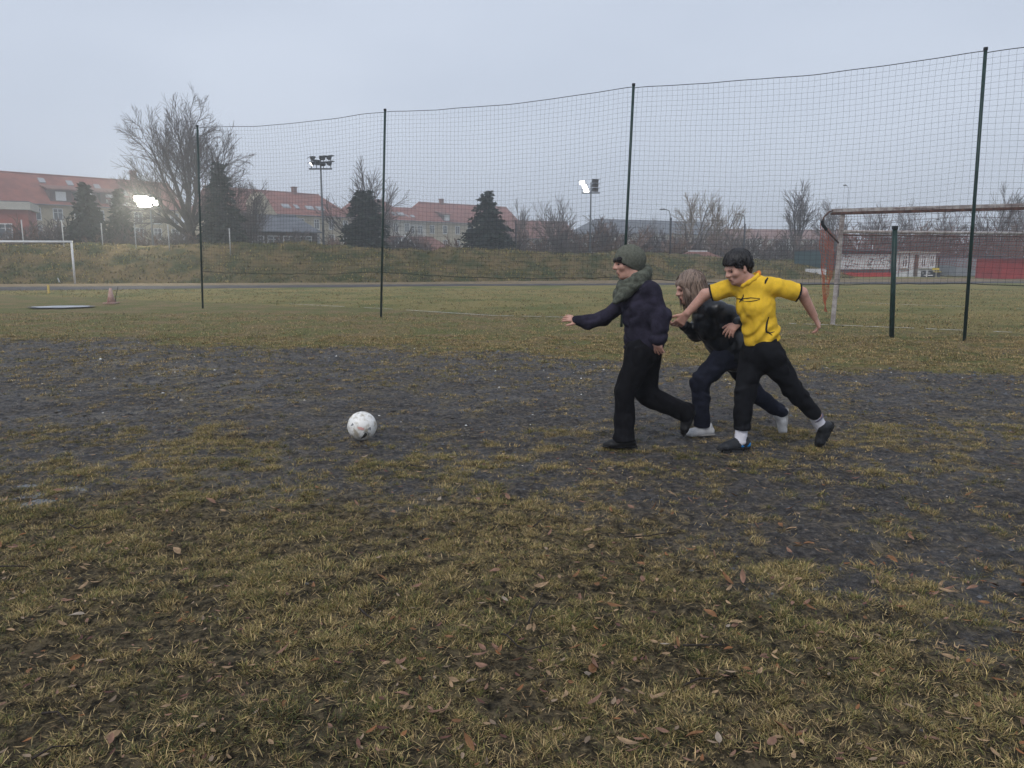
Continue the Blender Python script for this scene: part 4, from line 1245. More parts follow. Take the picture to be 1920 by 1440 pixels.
near_thing = {-20: 'cut by the left edge', 48: 'behind the leftmost white pole', 98: 'between the two leftmost white poles', 180: 'behind the third white pole', 240: 'left of the fourth white pole', 292: 'right at the bright floodlight mast', 345: 'behind the huge tree trunk', 385: 'between the huge tree and the spruce', 455: 'right at the foot of the dark spruce', 640: 'left of the clipped conifer', 775: 'left of the dark gabled shed', 860: 'left at the foot of the tall spruce', 20: 'before the red annex', 75: 'left of the leftmost tenement windows', 120: 'behind the second white pole', 150: 'under the dark left conifer', 215: 'left of the bright floodlight', 265: 'below the bright floodlight', 318: 'at the foot of the huge bare tree',
              520: 'before the grey bungalow roof', 560: 'right before the grey bungalow', 600: 'at the foot of the unlit floodlight mast', 735: 'right of the clipped conifer', 820: 'beside the dark gabled shed', 960: 'right at the foot of the tall spruce', 1000: 'left of the round crowned tree', 1055: 'under the round crowned tree', 1100: 'at the foot of the right floodlight mast'}
for k, (px, py, Y) in enumerate(shrub_list):
    where = near_thing.get(px)
    if px in hedge_at: lab, grp = 'bare bush in the hedge ' + hedge_at[px], 'hedge bushes'
    elif where: lab, grp = ('reddish brown bare bush ' if k % 2 else 'grey brown bare bush ') + where, 'bare bushes behind the bank'
    else: lab, grp = ('bare bush in the long hedge behind the right part of the bank', 'hedge bushes behind the bank') if px < 1570 else ('bare bush in the hedge behind the club huts', 'hedge bushes behind the huts')
    plant_tree('bare_bush', lab, 'bush', at_px(px, Y), shr2 if k % 2 else shr, hpx(py, Y) / 4.0, rnd.uniform(0, 6.28), grp, 1.25)

def conifer(seed, H, Rr, dens=1.0, top_gap=0.0, shape=0.9, flat=False):
    """whorls of drooping boughs, each a spray of needle clumps"""
    r_ = np.random.RandomState(seed)
    vs_, cs_ = [], []
    nlev = int(26 * dens)
    for i in range(nlev):
        z = H * (0.05 + 0.93 * (i / nlev) ** 0.95)
        rad = Rr * (1 - (z / H)) ** shape * (0.85 + 0.3 * r_.rand()) + 0.10
        if flat and z > H * 0.80: rad = max(rad, Rr * 0.45)
        nb = max(5, int(15 * (1 - z / H) + 6))
        for k in range(nb):
            a = r_.rand() * 6.283; L = rad * (0.7 + 0.5 * r_.rand())
            nseg = max(3, int(L / 0.16))
            for s in range(nseg):
                f = (s + 0.5 + 0.3 * r_.randn()) / nseg
                rr_ = L * f; zz = z - 0.32 * L * f ** 1.6 + 0.10 * L * f ** 3 + 0.08 * r_.randn()
                for c in range(3):
                    aa = a + 0.5 * r_.randn() / (1 + rr_ * 2)
                    p = np.array([math.cos(aa) * rr_, math.sin(aa) * rr_, zz])
                    d = np.array([math.cos(aa + 0.9 * r_.randn()), math.sin(aa + 0.9 * r_.randn()), -0.25 + 0.3 * r_.randn()])
                    d /= np.linalg.norm(d)
                    w_ = np.cross(d, r_.randn(3)); w_ /= np.linalg.norm(w_) + 1e-6
                    l2 = 0.22 + 0.22 * r_.rand(); wd = 0.08 + 0.07 * r_.rand()
                    vs_ += [p - w_ * wd, p + w_ * wd, p + d * l2]
                    cs_.append(np.array([0.016, 0.027, 0.019]) * (0.6 + 0.9 * r_.rand()))
    v = np.array(vs_); f = np.arange(len(v)).reshape(-1, 3)
    me_ = fast_mesh('crown', v, f)
    set_attr(me_, 'Col', np.repeat(np.array(cs_), 3, 0), 'FLOAT_COLOR')
    me_.materials.append(M_needle)
    m = MB(); m.tube([(0, 0, -0.2), (0, 0, H * 0.5), (0, 0, H * 0.97)], [H * 0.02, H * 0.013, 0.02], 7)
    mt = m.mesh('trunk', True); mt.materials.append(M_bark)
    return mt, me_
for px, py, Y, rpx, lab, kw in [
    (421, 296, 58, 60, 'dark spruce beside the left fence post', dict(seed=3, dens=1.1)),
    (170, 336, 58, 50, 'dark conifer before the left tenement', dict(seed=5, shape=0.75)),
    (232, 350, 60, 34, 'slim green conifer left of the bright floodlight', dict(seed=13, shape=0.8)),
    (686, 352, 60, 48, 'dense clipped conifer below the bare tree', dict(seed=7, shape=0.42, dens=1.25)),
    (914, 352, 64, 66, 'tall spruce at the end of the tenement row', dict(seed=11, dens=1.1, shape=0.8))]:
    H = hpx(py, Y)
    ms = conifer(H=H, Rr=rpx / F * Y, **kw)
    plant_tree('conifer', lab, 'tree', at_px(px, Y), ms)

# ------------------------------------------------------------------ floodlights
M_mast = mat('galvanised_mast', (0.09, 0.10, 0.11), 0.5, 0.15, 2, metal=0.3)
M_hous = mat('dark_lamp_housing', (0.018, 0.022, 0.028), 0.5)
M_lit = emit('lit_floodlight_glass', (1.0, 0.93, 0.72), 420.0)
M_lit2 = emit('lit_floodlight_side', (1.0, 0.98, 0.92), 6.0)
M_off = mat('unlit_floodlight_glass', (0.10, 0.085, 0.075), 0.2)
def lamp(parent, c, yaw, pitch, w_, h, m_face):
    """housing with back fins and visor; the glass faces local -y before yaw"""
    M = (Matrix.Rotation(yaw, 3, 'Z') @ Matrix.Rotation(pitch, 3, 'X'))
    m = MB(); b = 0.22
    q = [(-w_ / 2, 0, -h / 2), (w_ / 2, 0, -h / 2), (w_ / 2, 0, h / 2), (-w_ / 2, 0, h / 2), (-w_ / 3.2, b, -h / 3.2), (w_ / 3.2, b, -h / 3.2), (w_ / 3.2, b, h / 3.2), (-w_ / 3.2, b, h / 3.2)]
    m.add([tuple(M @ Vector(p)) for p in q], [(0, 1, 2, 3), (7, 6, 5, 4), (0, 4, 5, 1), (1, 5, 6, 2), (2, 6, 7, 3), (3, 7, 4, 0)])
    m.box(tuple(M @ Vector((0, -0.09, h / 2 + 0.012))), (w_ * 1.04, 0.22, 0.02), M)
    m.box(tuple(M @ Vector((0, b + 0.05, 0))), (w_ * 0.3, 0.12, h * 0.35), M)
    o = m.build('lamp', M_hous, parent, loc=tuple(map(float, c)))
    g = MB(); q = [(-w_ / 2 + 0.02, -0.006, -h / 2 + 0.02), (w_ / 2 - 0.02, -0.006, -h / 2 + 0.02), (w_ / 2 - 0.02, -0.006, h / 2 - 0.02), (-w_ / 2 + 0.02, -0.006, h / 2 - 0.02)]
    g.add([tuple(M @ Vector(p)) for p in q], [(0, 1, 2, 3)])
    g.build('glass', m_face, o)
def floodlight(label, px, py, Y, lamps, bar, Wbar):
    b = at_px(px, Y); z = P(px, py, Y)[2]
    o = empty('floodlight_mast', V(b)); tag(o, label, 'floodlight', 'floodlights along the pitch')
    m = MB(); m.tube([(0, 0, 0), (0, 0, z * 0.5), (0, 0, z + 0.9)], [0.10, 0.08, 0.05], 8); m.build('mast', M_mast, o, True)
    m = MB(); m.bb(-Wbar / 2, Wbar / 2, -0.14, -0.06, z - 0.05, z + 0.05); m.build('crossarm', M_mast, o)
    for (dx, dz, yaw, pit, w_, h, f) in lamps:
        m = MB(); m.tube([(dx, -0.1, z), (dx, -0.1, z + dz)], 0.025, 5); m.build('bracket', M_mast, o)
        lamp(o, (dx, -0.15, z + dz), yaw, pit, w_, h, f)
    return o
k1 = F / 80
fl1 = floodlight('floodlight blazing towards the viewer at the left', 289, 389, 53, [(-0.74, 0.56, 0.12, 0.15, 0.44, 0.36, M_lit), (-0.30, 0.55, 0.12, 0.15, 0.44, 0.36, M_lit), (0.14, 0.47, 0.12, 0.15, 0.42, 0.34, M_lit), (-0.52, 0.20, 0.12, 0.15, 0.44, 0.34, M_lit), (-0.08, 0.18, 0.12, 0.15, 0.44, 0.34, M_lit), (0.45, 0.28, 0.12, 0.15, 0.26, 0.34, M_lit)], 0, 1.4)
fz = P(289, 376, 53)[2]
pl = bpy.data.lights.new('floodlight_beam', 'SPOT'); pl.energy = 1000; pl.color = (1.0, 0.93, 0.74); pl.shadow_soft_size = 0.35; pl.spot_size = R(100); pl.spot_blend = 0.6
plo = link(bpy.data.objects.new('floodlight_beam', pl), fl1)
plo.location = (-0.15, -1.6, fz); plo.rotation_euler = (R(-88), 0, R(14))
floodlight('tall floodlight with dark lamps right of the spruce', 608, 317, 55, [(-0.62, 0.30, -1.15, 0.5, 0.45, 0.32, M_lit2), (-0.60, 0.66, -1.15, 0.5, 0.45, 0.32, M_off), (-0.28, 0.42, -2.2, 0.3, 0.45, 0.36, M_off), (0.22, 0.32, 2.6, 0.2, 0.46, 0.30, M_off), (0.22, 0.72, 2.6, 0.2, 0.46, 0.30, M_off), (0.72, 0.36, 2.2, 0.2, 0.46, 0.30, M_off), (0.72, 0.74, 2.2, 0.2, 0.46, 0.30, M_off)], 0, 1.6)
floodlight('floodlight with one white lit bank near the middle post', 1106, 362, 68, [(-0.78, 0.85, -0.75, 0.25, 0.62, 0.36, M_lit2), (-0.58, 0.52, -0.75, 0.25, 0.62, 0.36, M_lit2), (-0.42, 0.20, -0.75, 0.25, 0.62, 0.36, M_lit2), (0.35, 0.25, 0.5, 0.2, 0.66, 0.32, M_off), (0.35, 0.62, 0.5, 0.2, 0.66, 0.32, M_off), (0.35, 0.98, 0.5, 0.2, 0.66, 0.32, M_off)], 0, 1.5)

# street lamps far behind
M_lampp = mat('grey_lamp_post', (0.12, 0.13, 0.14), 0.5, metal=0.3)
for px, py, Y, d, lab in ((1254, 393, 95, -1, 'curved street lamp left of the drooping tree'), (1393, 402, 100, -1, 'curved street lamp right of the drooping trees'), (1582, 348, 95, -1, 'tall street lamp above the goal corner'), (1759, 412, 95, -1, 'street lamp above the white hut')):
    z = P(px, py, Y)[2]
    o = empty('street_lamp', V(at_px(px, Y))); tag(o, lab, 'street lamp', 'street lamps behind the ground')
    th_ = 1.0 if px < 1500 else 0.45; d *= 1.0 if px < 1500 else 0.5
    m = MB(); m.tube([(0, 0, 0), (0, 0, z - 0.6), (d * 0.15, 0, z - 0.15), (d * 0.5, 0, z)], [0.08 * th_, 0.06 * th_, 0.05 * th_, 0.04 * th_], 6); m.build('pole', M_lampp, o, True)
    m = MB(); m.tube([(d * 0.45, 0, z), (d * 0.8, 0, z + 0.04), (d * 1.3, 0, z + 0.02)], [0.05, 0.11, 0.07], 6); m.build('lamp_head', M_lampp, o, True)
# dark mesh fence posts on the far side of the bank
for k, (px, py, Y) in enumerate([(967, 413, 66), (1256, 408, 63), (1394, 420, 64)]):
    z = P(px, py, Y)[2]
    m = MB(); m.tube([(0, 0, 0), (0, 0, z)], 0.06, 6)
    o = m.build('steel_post', M_hous, None, True, loc=V(at_px(px, Y)))
    tag(o, ['tall dark post right of the tall spruce', 'tall dark post under the left curved street lamp', 'tall dark post under the right curved street lamp'][k], 'post', 'dark posts behind the bank')
# slim white poles on the crest
M_pole = mat('white_pole_paint', (0.40, 0.41, 0.42), 0.5)
for k, (px, y0, y1) in enumerate([(47, 412, 456), (122, 413, 456), (195, 418, 458), (257, 420, 459), (319, 421, 459), (433, 428, 460)]):
    Y = 49.0
    z = P(px, y0, Y)[2]
    m = MB(); m.tube([(0, 0, 1.6), (0, 0, z)], 0.034, 6)
    o = m.build('white_pole', M_pole, None, True, loc=V(at_px(px, Y)))
    tag(o, ['slim white pole on the crest above the white goal, leftmost', 'slim white pole on the crest above the corner of the white goal', 'slim white pole on the crest under the left conifer', 'slim white pole on the crest left of the bright floodlight mast', 'slim white pole on the crest left of the huge tree trunk', 'slim white pole on the crest under the dark spruce'][k], 'pole', 'white poles on the crest')
# cone, marker stakes
M_cone = mat('faded_orange_plastic', (0.36, 0.21, 0.17), 0.8, col2=(0.44, 0.31, 0.27), scale=8)
cb = G(209, 570); H = P(211, 541, cb[1])[2]
co = empty('traffic_cone', (cb[0], cb[1], 0.02)); tag(co, 'faded orange traffic cone on the grass at the left', 'cone')
m = MB(); m.tube([(0, 0, 0.03), (0, 0, H * 0.45), (0.01, 0, H)], [0.13, 0.085, 0.035], 14); m.build('cone_body', M_cone, co, True)
m = MB(); m.box((0, 0, 0.015), (0.36, 0.36, 0.03)); m.build('cone_base', M_cone, co)
sb = G(217, 569)
m = MB(); m.tube([(0, 0, 0), (0.02, 0, 0.2), (0.12, 0, 0.52)], [0.012, 0.010, 0.006], 5); o = m.build('stick', M_bark, None, loc=(sb[0], sb[1], 0.02)); tag(o, 'thin dark stick leaning beside the traffic cone', 'stick')
yb_ = G(92, 550); H = P(91, 534, yb_[1])[2]
M_ystake = mat('yellow_stake_paint', (0.62, 0.45, 0.13), 0.6)
m = MB(); m.tube([(0, 0, 0), (-0.01, 0, H)], 0.045, 8); o = m.build('marker_stake', M_ystake, None, loc=(yb_[0], yb_[1], 0)); tag(o, 'short yellow marker stake beside the path', 'stake')
yb_ = G(113, 532); q = P(108, 521, yb_[1])
m = MB(); m.tube([(0, 0, 0), (q[0] - yb_[0], 0, q[2])], 0.04, 6); o = m.build('leaning_stake', M_pole, None, loc=(yb_[0], yb_[1], 0)); tag(o, 'short white stake leaning before the bank, under the white goal', 'stake')
# ------------------------------------------------------------------ bodies and clothes grown as smooth blended surfaces
A3 = lambda *q: np.array(q, dtype=np.float64)
def unit(a):
    a = np.asarray(a, float); return a / (np.linalg.norm(a) + 1e-12)
def cone(a, b, ra, rb, k=0.03, n=None, f=1.0):
    return ('c', np.array(a, float), np.array(b, float), ra, rb, k, None if n is None else unit(n), f)
def ell(c, r, M, k=0.02):
    return ('e', np.array(c, float), np.array(r, float), np.array(M, float), None, k)
def cut(p, n, k=0.004):
    """keeps the side the normal points away from"""
    return ('p', np.array(p, float), unit(n), None, None, k)
def sub(pr, k=0.01):
    return ('s', pr, None, None, None, k)
def prim_d(pr, p):
    if pr[0] == 'c':
        _, a, b, ra, rb, _, n, f = pr
        q = p - a; ba = b - a
        if n is not None:
            q = q + np.outer(q @ n, n) * (1 / f - 1); ba = ba + n * (ba @ n) * (1 / f - 1)
        t_ = np.clip(q @ ba / (ba @ ba + 1e-12), 0, 1)
        d = q - t_[:, None] * ba
        return np.sqrt((d * d).sum(1)) - (ra + (rb - ra) * t_)
    _, c, r, M, _, _ = pr
    q = (p - c) @ M.T
    k0 = np.sqrt(((q / r) ** 2).sum(1)); k1 = np.sqrt(((q / r ** 2) ** 2).sum(1)) + 1e-9
    return k0 * (k0 - 1) / k1
def smin(a, b, k):
    h = np.clip(0.5 + 0.5 * (b - a) / k, 0, 1)
    return b * (1 - h) + a * h - k * h * (1 - h)
def field(prims, p, post=None, blocks=None):
    """signed distance; blocks = (block middles, points per block, half size, grid step) lets far shapes be skipped"""
    d = np.full(len(p), 0.5)
    for pr in prims:
        if pr[0] == 'p': continue
        q = pr[1] if pr[0] == 's' else pr
        if blocks is not None:
            cen, npt, half, h = blocks
            lip = 1.0 / min(1.0, q[7]) if q[0] == 'c' else 1.3
            m_ = np.repeat(prim_d(q, cen) < pr[5] + 3 * h + half * lip, npt)
            if not m_.any(): continue
        else:
            m_ = slice(None)
        e = prim_d(q, p[m_])
        d[m_] = -smin(-d[m_], e, pr[5]) if pr[0] == 's' else smin(d[m_], e, pr[5])
    if post is not None:
        m_ = np.abs(d) < 0.04
        if m_.any(): d[m_] += post(p[m_])
    for pr in prims:                     # cut planes last, so that hems stay clean
        if pr[0] == 'p': d = -smin(-d, -((p - pr[1]) @ pr[2]), pr[5])
    return d
def grow(prims, h, post=None, smooth=1):
    """surface nets over a sparse grid"""
    lo = np.full(3, 1e9); hi = np.full(3, -1e9)
    lip = 1.0
    for pr in prims:
        if pr[0] == 'c':
            r = max(pr[3], pr[4]) * max(1.0, pr[7]); lip = max(lip, 1 / min(pr[7], 1))
            lo = np.minimum(lo, np.minimum(pr[1], pr[2]) - r); hi = np.maximum(hi, np.maximum(pr[1], pr[2]) + r)
        elif pr[0] == 'e':
            r = pr[2].max(); lo = np.minimum(lo, pr[1] - r); hi = np.maximum(hi, pr[1] + r)
    lo -= 4 * h + 0.03; hi += 4 * h + 0.03
    B = 8
    nb = np.ceil((hi - lo) / (h * B)).astype(int) + 1
    bi = np.stack(np.meshgrid(*[np.arange(k) for k in nb], indexing='ij'), -1).reshape(-1, 3)
    cen = lo + (bi + 0.5 - 0.5 / B) * (h * B)
    dc = field(prims, cen)
    half = h * B * 0.88
    act = np.abs(dc) < half * lip + (0.022 if post is not None else 0.008)
    D = np.repeat(np.repeat(np.repeat(np.where(dc < 0, -1.0, 1.0).reshape(nb), B, 0), B, 1), B, 2).astype(np.float32)
    loc_ = np.stack(np.meshgrid(*[np.arange(B)] * 3, indexing='ij'), -1).reshape(-1, 3)
    ab = bi[act]; ac = cen[act]
    for s in range(0, len(ab), 300):
        idx = (ab[s:s + 300, None, :] * B + loc_[None]).reshape(-1, 3)
        D[idx[:, 0], idx[:, 1], idx[:, 2]] = field(prims, lo + idx * h, post, (ac[s:s + 300], B ** 3, half, h))
    S = D < 0
    c8 = [S[i:S.shape[0] - 1 + i, j:S.shape[1] - 1 + j, k:S.shape[2] - 1 + k] for i in (0, 1) for j in (0, 1) for k in (0, 1)]
    al = c8[0].copy(); an = c8[0].copy()
    for q in c8[1:]: al &= q; an |= q
    cells = np.argwhere(an & ~al)
    vid = np.full(an.shape, -1, np.int64); vid[cells[:, 0], cells[:, 1], cells[:, 2]] = np.arange(len(cells))
    off8 = np.array([(i, j, k) for i in (0, 1) for j in (0, 1) for k in (0, 1)])
    dv = np.stack([D[cells[:, 0] + o[0], cells[:, 1] + o[1], cells[:, 2] + o[2]] for o in off8], 1)
    acc = np.zeros((len(cells), 3)); cnt = np.zeros(len(cells))
    for i in range(8):
        for j in range(i + 1, 8):
            if np.abs(off8[i] - off8[j]).sum() != 1: continue
            m_ = (dv[:, i] < 0) != (dv[:, j] < 0)
            t_ = dv[m_, i] / (dv[m_, i] - dv[m_, j])
            acc[m_] += off8[i] + t_[:, None] * (off8[j] - off8[i]); cnt[m_] += 1
    V_ = lo + (cells + acc / cnt[:, None]) * h
    quads = []
    for ax in range(3):
        u, v_ = [(1, 2), (2, 0), (0, 1)][ax]
        s0 = [slice(1, -1)] * 3; s1 = [slice(1, -1)] * 3
        s0[ax] = slice(0, -1); s1[ax] = slice(1, None)
        a, b = S[tuple(s0)], S[tuple(s1)]
        for flip, msk in ((False, a & ~b), (True, ~a & b)):
            e = np.argwhere(msk)
            if not len(e): continue
            e = e + 1; e[:, ax] -= 1
            def cell(du, dv_):
                q = e.copy(); q[:, u] -= du; q[:, v_] -= dv_
                return vid[q[:, 0], q[:, 1], q[:, 2]]
            q4 = np.stack([cell(0, 0), cell(1, 0), cell(1, 1), cell(0, 1)], 1)
            quads.append(q4[:, ::-1] if flip else q4)
    Q = np.concatenate(quads); Q = Q[(Q >= 0).all(1)]
    e = np.concatenate([Q[:, [0, 1]], Q[:, [1, 2]], Q[:, [2, 3]], Q[:, [3, 0]]])
    for _ in range(smooth):
        s = np.zeros_like(V_); n = np.zeros(len(V_))
        np.add.at(s, e[:, 0], V_[e[:, 1]]); np.add.at(n, e[:, 0], 1)
        V_ = V_ * 0.5 + 0.5 * s / np.maximum(n, 1)[:, None]
    return V_, Q

def part(name, prims, h, m_, parent=None, post=None, smooth=1, base=None, label=None):
    v, q = grow(prims, h, post, smooth)
    b = np.array(base) if base is not None else np.zeros(3)
    me_ = fast_mesh(name, v - b, q, smooth=True)
    o = obj(name, me_, m_, parent)
    if label: o['label'] = label
    return o

def folds(amp, freq, seed, stretch=(1, 1, 1), ridge=True):
    st = np.array(stretch)
    def f(p):
        w_ = n3(p * freq * 0.45 + 3.1, seed + 9)
        q = p * freq * st + w_[:, None] * 0.9
        a = n3(q, seed); b = n3(q * 2.1 + 5, seed + 1)
        r_ = (1 - 2 * np.abs(a)) if ridge else a
        return amp * (0.75 * r_ + 0.35 * b)
    return f

def head_prims(c, f, up, s=1.0, jaw=1.0):
    """c = middle of the head, f the way the face looks"""
    f = unit(f); up = unit(np.array(up) - f * np.dot(up, f)); sd = np.cross(up, f)
    L = lambda x, y, z: np.array(c) + s * (f * x + sd * y + up * z)
    M = np.array([f, sd, up])
    pr = [ell(L(-0.012, 0, 0.030), np.array([0.092, 0.073, 0.083]) * s, M, 0.03),
          ell(L(0.022, 0, -0.022), np.array([0.066, 0.060, 0.078]) * s, M, 0.03),
          cone(L(0.045, 0, -0.088), L(0.062, 0, -0.092), 0.026 * s, 0.018 * s, 0.03),
          cone(L(-0.02, -0.045, -0.06), L(0.045, -0.02, -0.088), 0.02 * s, 0.018 * s, 0.03),
          cone(L(-0.02, 0.045, -0.06), L(0.045, 0.02, -0.088), 0.02 * s, 0.018 * s, 0.03),
          cone(L(0.078, -0.03, 0.022), L(0.078, 0.03, 0.022), 0.013 * s, 0.013 * s, 0.018),         # brow
          cone(L(0.086, 0, 0.014), L(0.106, 0, -0.022), 0.008 * s, 0.0125 * s, 0.010),                # nose
          cone(L(0.095, -0.012, -0.026), L(0.095, 0.012, -0.026), 0.009 * s, 0.009 * s, 0.008),
          cone(L(0.083, -0.017, -0.052), L(0.083, 0.017, -0.052), 0.009 * s, 0.009 * s, 0.008),       # lips
          cone(L(0.080, -0.014, -0.066), L(0.080, 0.014, -0.066), 0.009 * s, 0.009 * s, 0.008),
          cone(L(0.058, -0.042, -0.022), L(0.058, 0.042, -0.022), 0.020 * s, 0.020 * s, 0.02)]
    for g in (-1, 1):
        pr.append(sub(ell(L(0.088, g * 0.032, 0.002), np.array([0.013, 0.018, 0.012]) * s, M), 0.012))
        pr.append(ell(L(-0.012, g * 0.076, -0.008), np.array([0.017, 0.010, 0.031]) * s, M, 0.006))
        pr.append(sub(ell(L(-0.006, g * 0.087, -0.006), np.array([0.009, 0.006, 0.017]) * s, M), 0.004))
    return pr, L, M

def face_parts(person, L, M, s, base, brow_m, open_mouth=0.0):
    for g in (-1, 1):
        part('eye', [ell(L(0.074, g * 0.031, 0.002), np.array([0.010, 0.010, 0.0065]) * s, M)], 0.0022, M_eye, person, base=base)
        part('eyebrow', [cone(L(0.089, g * 0.014, 0.020), L(0.080, g * 0.046, 0.022), 0.0036 * s, 0.0024 * s)], 0.0022, brow_m, person, base=base)
    part('mouth', [ell(L(0.088, 0, -0.060), np.array([0.007, 0.020, 0.003 + open_mouth]) * s, M)], 0.0022, M_mouth, person, base=base)

def hand_prims(w_, d, n, side=1, s=1.0, curl=0.35, spread=0.16, thumb=0.7):
    """w_ wrist, d along the hand, n out of the palm, thumb towards side * (n x d)"""
    d = unit(d); n = unit(np.array(n) - d * np.dot(n, d)); t_ = np.cross(n, d) * side
    pr = []
    offs = [0.029, 0.010, -0.010, -0.028]; lens = [0.070, 0.078, 0.072, 0.056]
    for o in offs:
        pr.append(cone(w_ + t_ * o * 0.5 * s, w_ + d * 0.078 * s + t_ * o * s, 0.0135 * s, 0.0105 * s, 0.012))
    for i, (o, l) in enumerate(zip(offs, lens)):
        p = w_ + d * 0.078 * s + t_ * o * s
        fan = (1.5 - i) * spread * 0.5; a = 0.15 + curl * (0.8 + 0.25 * i)
        for j, fr in enumerate((0.45, 0.31, 0.24)):
            dr = unit(d * math.cos(a) + n * math.sin(a) + t_ * fan)
            q = p + dr * l * fr * s
            pr.append(cone(p, q, (0.0095 - 0.0008 * j) * s, (0.0088 - 0.0008 * j) * s, 0.003 if j else 0.006))
            p = q; a += curl * 0.9
    p = w_ + d * 0.022 * s + t_ * 0.022 * s
    dr = unit(d * 0.75 + t_ * thumb + n * 0.25)
    for j, l in enumerate((0.036, 0.030, 0.024)):
        q = p + dr * l * s
        pr.append(cone(p, q, (0.0125 - 0.0015 * j) * s, (0.0112 - 0.0012 * j) * s, 0.008))
        p = q; dr = unit(dr + d * 0.25 + n * 0.12)
    return pr

def shoe_prims(heel, toe, up, s=1.0, wide=1.0, ankle=None):
    """heel and toe lie on the sole"""
    d = unit(toe - heel); up = unit(np.array(up) - d * np.dot(up, d)); sd = np.cross(up, d)
    L = np.linalg.norm(toe - heel)
    Q = lambda x, y, z: heel + d * x * L + sd * y + up * z
    pr = [cone(Q(0.10, 0, 0.034 * s), Q(0.45, 0, 0.034 * s), 0.033 * s, 0.034 * s, 0.02, sd, 1.0),
          cone(Q(0.45, 0.004, 0.030 * s), Q(0.74, 0.006, 0.028 * s), 0.034 * s, 0.032 * s, 0.02, sd, 1.25 * wide),
          cone(Q(0.74, 0.006, 0.026 * s), Q(0.92, 0.0, 0.022 * s), 0.030 * s, 0.020 * s, 0.02, sd, 1.3 * wide),
          cone(Q(0.16, 0, 0.045 * s), Q(0.20, 0, 0.080 * s), 0.036 * s, 0.037 * s, 0.02),
          cone(Q(0.30, 0, 0.065 * s), Q(0.60, 0, 0.040 * s), 0.030 * s, 0.026 * s, 0.025)]
    pr.append(cut(Q(0.5, 0, 0.001), -up))
    sole = [cone(Q(0.08, 0, 0.012), Q(0.45, 0, 0.012), 0.037 * s, 0.035 * s, 0.02, up, 0.34),
            cone(Q(0.45, 0.004, 0.012), Q(0.90, 0.004, 0.014), 0.041 * s, 0.033 * s, 0.02, up, 0.34)]
    return pr, sole, Q

M_skin = mat('skin', (0.50, 0.28, 0.215), 0.55, 0.06, 40, spec=0.4)
M_skin.node_tree.nodes['Principled BSDF'].inputs['Subsurface Weight'].default_value = 0.08
M_eye = mat('dark_eye', (0.03, 0.022, 0.02), 0.25)
M_mouth = mat('dark_lips', (0.16, 0.045, 0.045), 0.5)
M_hairdark = mat('black_hair', (0.010, 0.009, 0.011), 0.5, 0.3, 60, bump=0.6, bscale=130)
M_hairfair = mat('fair_brown_hair', (0.19, 0.135, 0.105), 0.5, col2=(0.25, 0.185, 0.15), scale=12, bump=0.25, bscale=90)
M_beanie = mat('olive_knit', (0.115, 0.120, 0.098), 0.95, 0.18, 60, bump=0.6, bscale=220, dist=0.006)
M_scarf = mat('grey_green_knit', (0.095, 0.102, 0.082), 0.95, 0.25, 30, bump=0.7, bscale=160, dist=0.008)
M_fleece = mat('dark_navy_fleece', (0.026, 0.0235, 0.038), 0.95, 0.25, 14, bump=0.5, bscale=240, dist=0.006)
M_blacktr = mat('black_trouser_cloth', (0.008, 0.008, 0.010), 0.9, 0.2, 20, bump=0.2, bscale=200)
M_navytr = mat('navy_denim', (0.014, 0.016, 0.027), 0.9, 0.2, 20, bump=0.2, bscale=200)
M_track = mat('black_tracksuit_cloth', (0.009, 0.0095, 0.012), 0.8, 0.2, 20)
M_puff = mat('glossy_black_padded_cloth', (0.006, 0.008, 0.012), 0.34, 0.2, 12, bump=0.2, bscale=40, dist=0.01, spec=0.4)
M_yell = mat('yellow_football_shirt', (0.76, 0.475, 0.035), 0.85, 0.10, 9, bump=0.15, bscale=220)
M_trim = mat('black_shirt_trim', (0.012, 0.012, 0.014), 0.8)
M_orangec = mat('orange_collar_cloth', (0.7, 0.22, 0.03), 0.8)
M_shoeb = mat('black_shoe_leather', (0.012, 0.012, 0.013), 0.5)
M_shoeg = mat('dark_grey_football_shoe', (0.022, 0.024, 0.028), 0.55, 0.2, 20)
M_shoew = mat('pale_worn_sneaker', (0.42, 0.42, 0.43), 0.7, col2=(0.55, 0.55, 0.55), scale=14)
M_sole = mat('dark_rubber_sole', (0.016, 0.016, 0.017), 0.8)
M_solew = mat('dirty_pale_sole', (0.30, 0.29, 0.28), 0.8, 0.2, 10)
M_sock = mat('white_sock', (0.62, 0.61, 0.66), 0.9, 0.05, 30, bump=0.4, bscale=250, dist=0.004)
M_band = mat('grey_sock_band', (0.12, 0.11, 0.15), 0.9)
M_blue = mat('bright_blue_panel', (0.015, 0.20, 0.52), 0.5)

M_blacktr.node_tree.nodes['Principled BSDF'].inputs['Specular IOR Level'].default_value = 0.08
M_navytr.node_tree.nodes['Principled BSDF'].inputs['Specular IOR Level'].default_value = 0.08
M_track.node_tree.nodes['Principled BSDF'].inputs['Specular IOR Level'].default_value = 0.08
M_fleece.node_tree.nodes['Principled BSDF'].inputs['Specular IOR Level'].default_value = 0.08
M_beanie.node_tree.nodes['Principled BSDF'].inputs['Specular IOR Level'].default_value = 0.08
M_scarf.node_tree.nodes['Principled BSDF'].inputs['Specular IOR Level'].default_value = 0.08
HB = 0.0053      # grid of bodies
HC = 0.0075      # grid of clothes

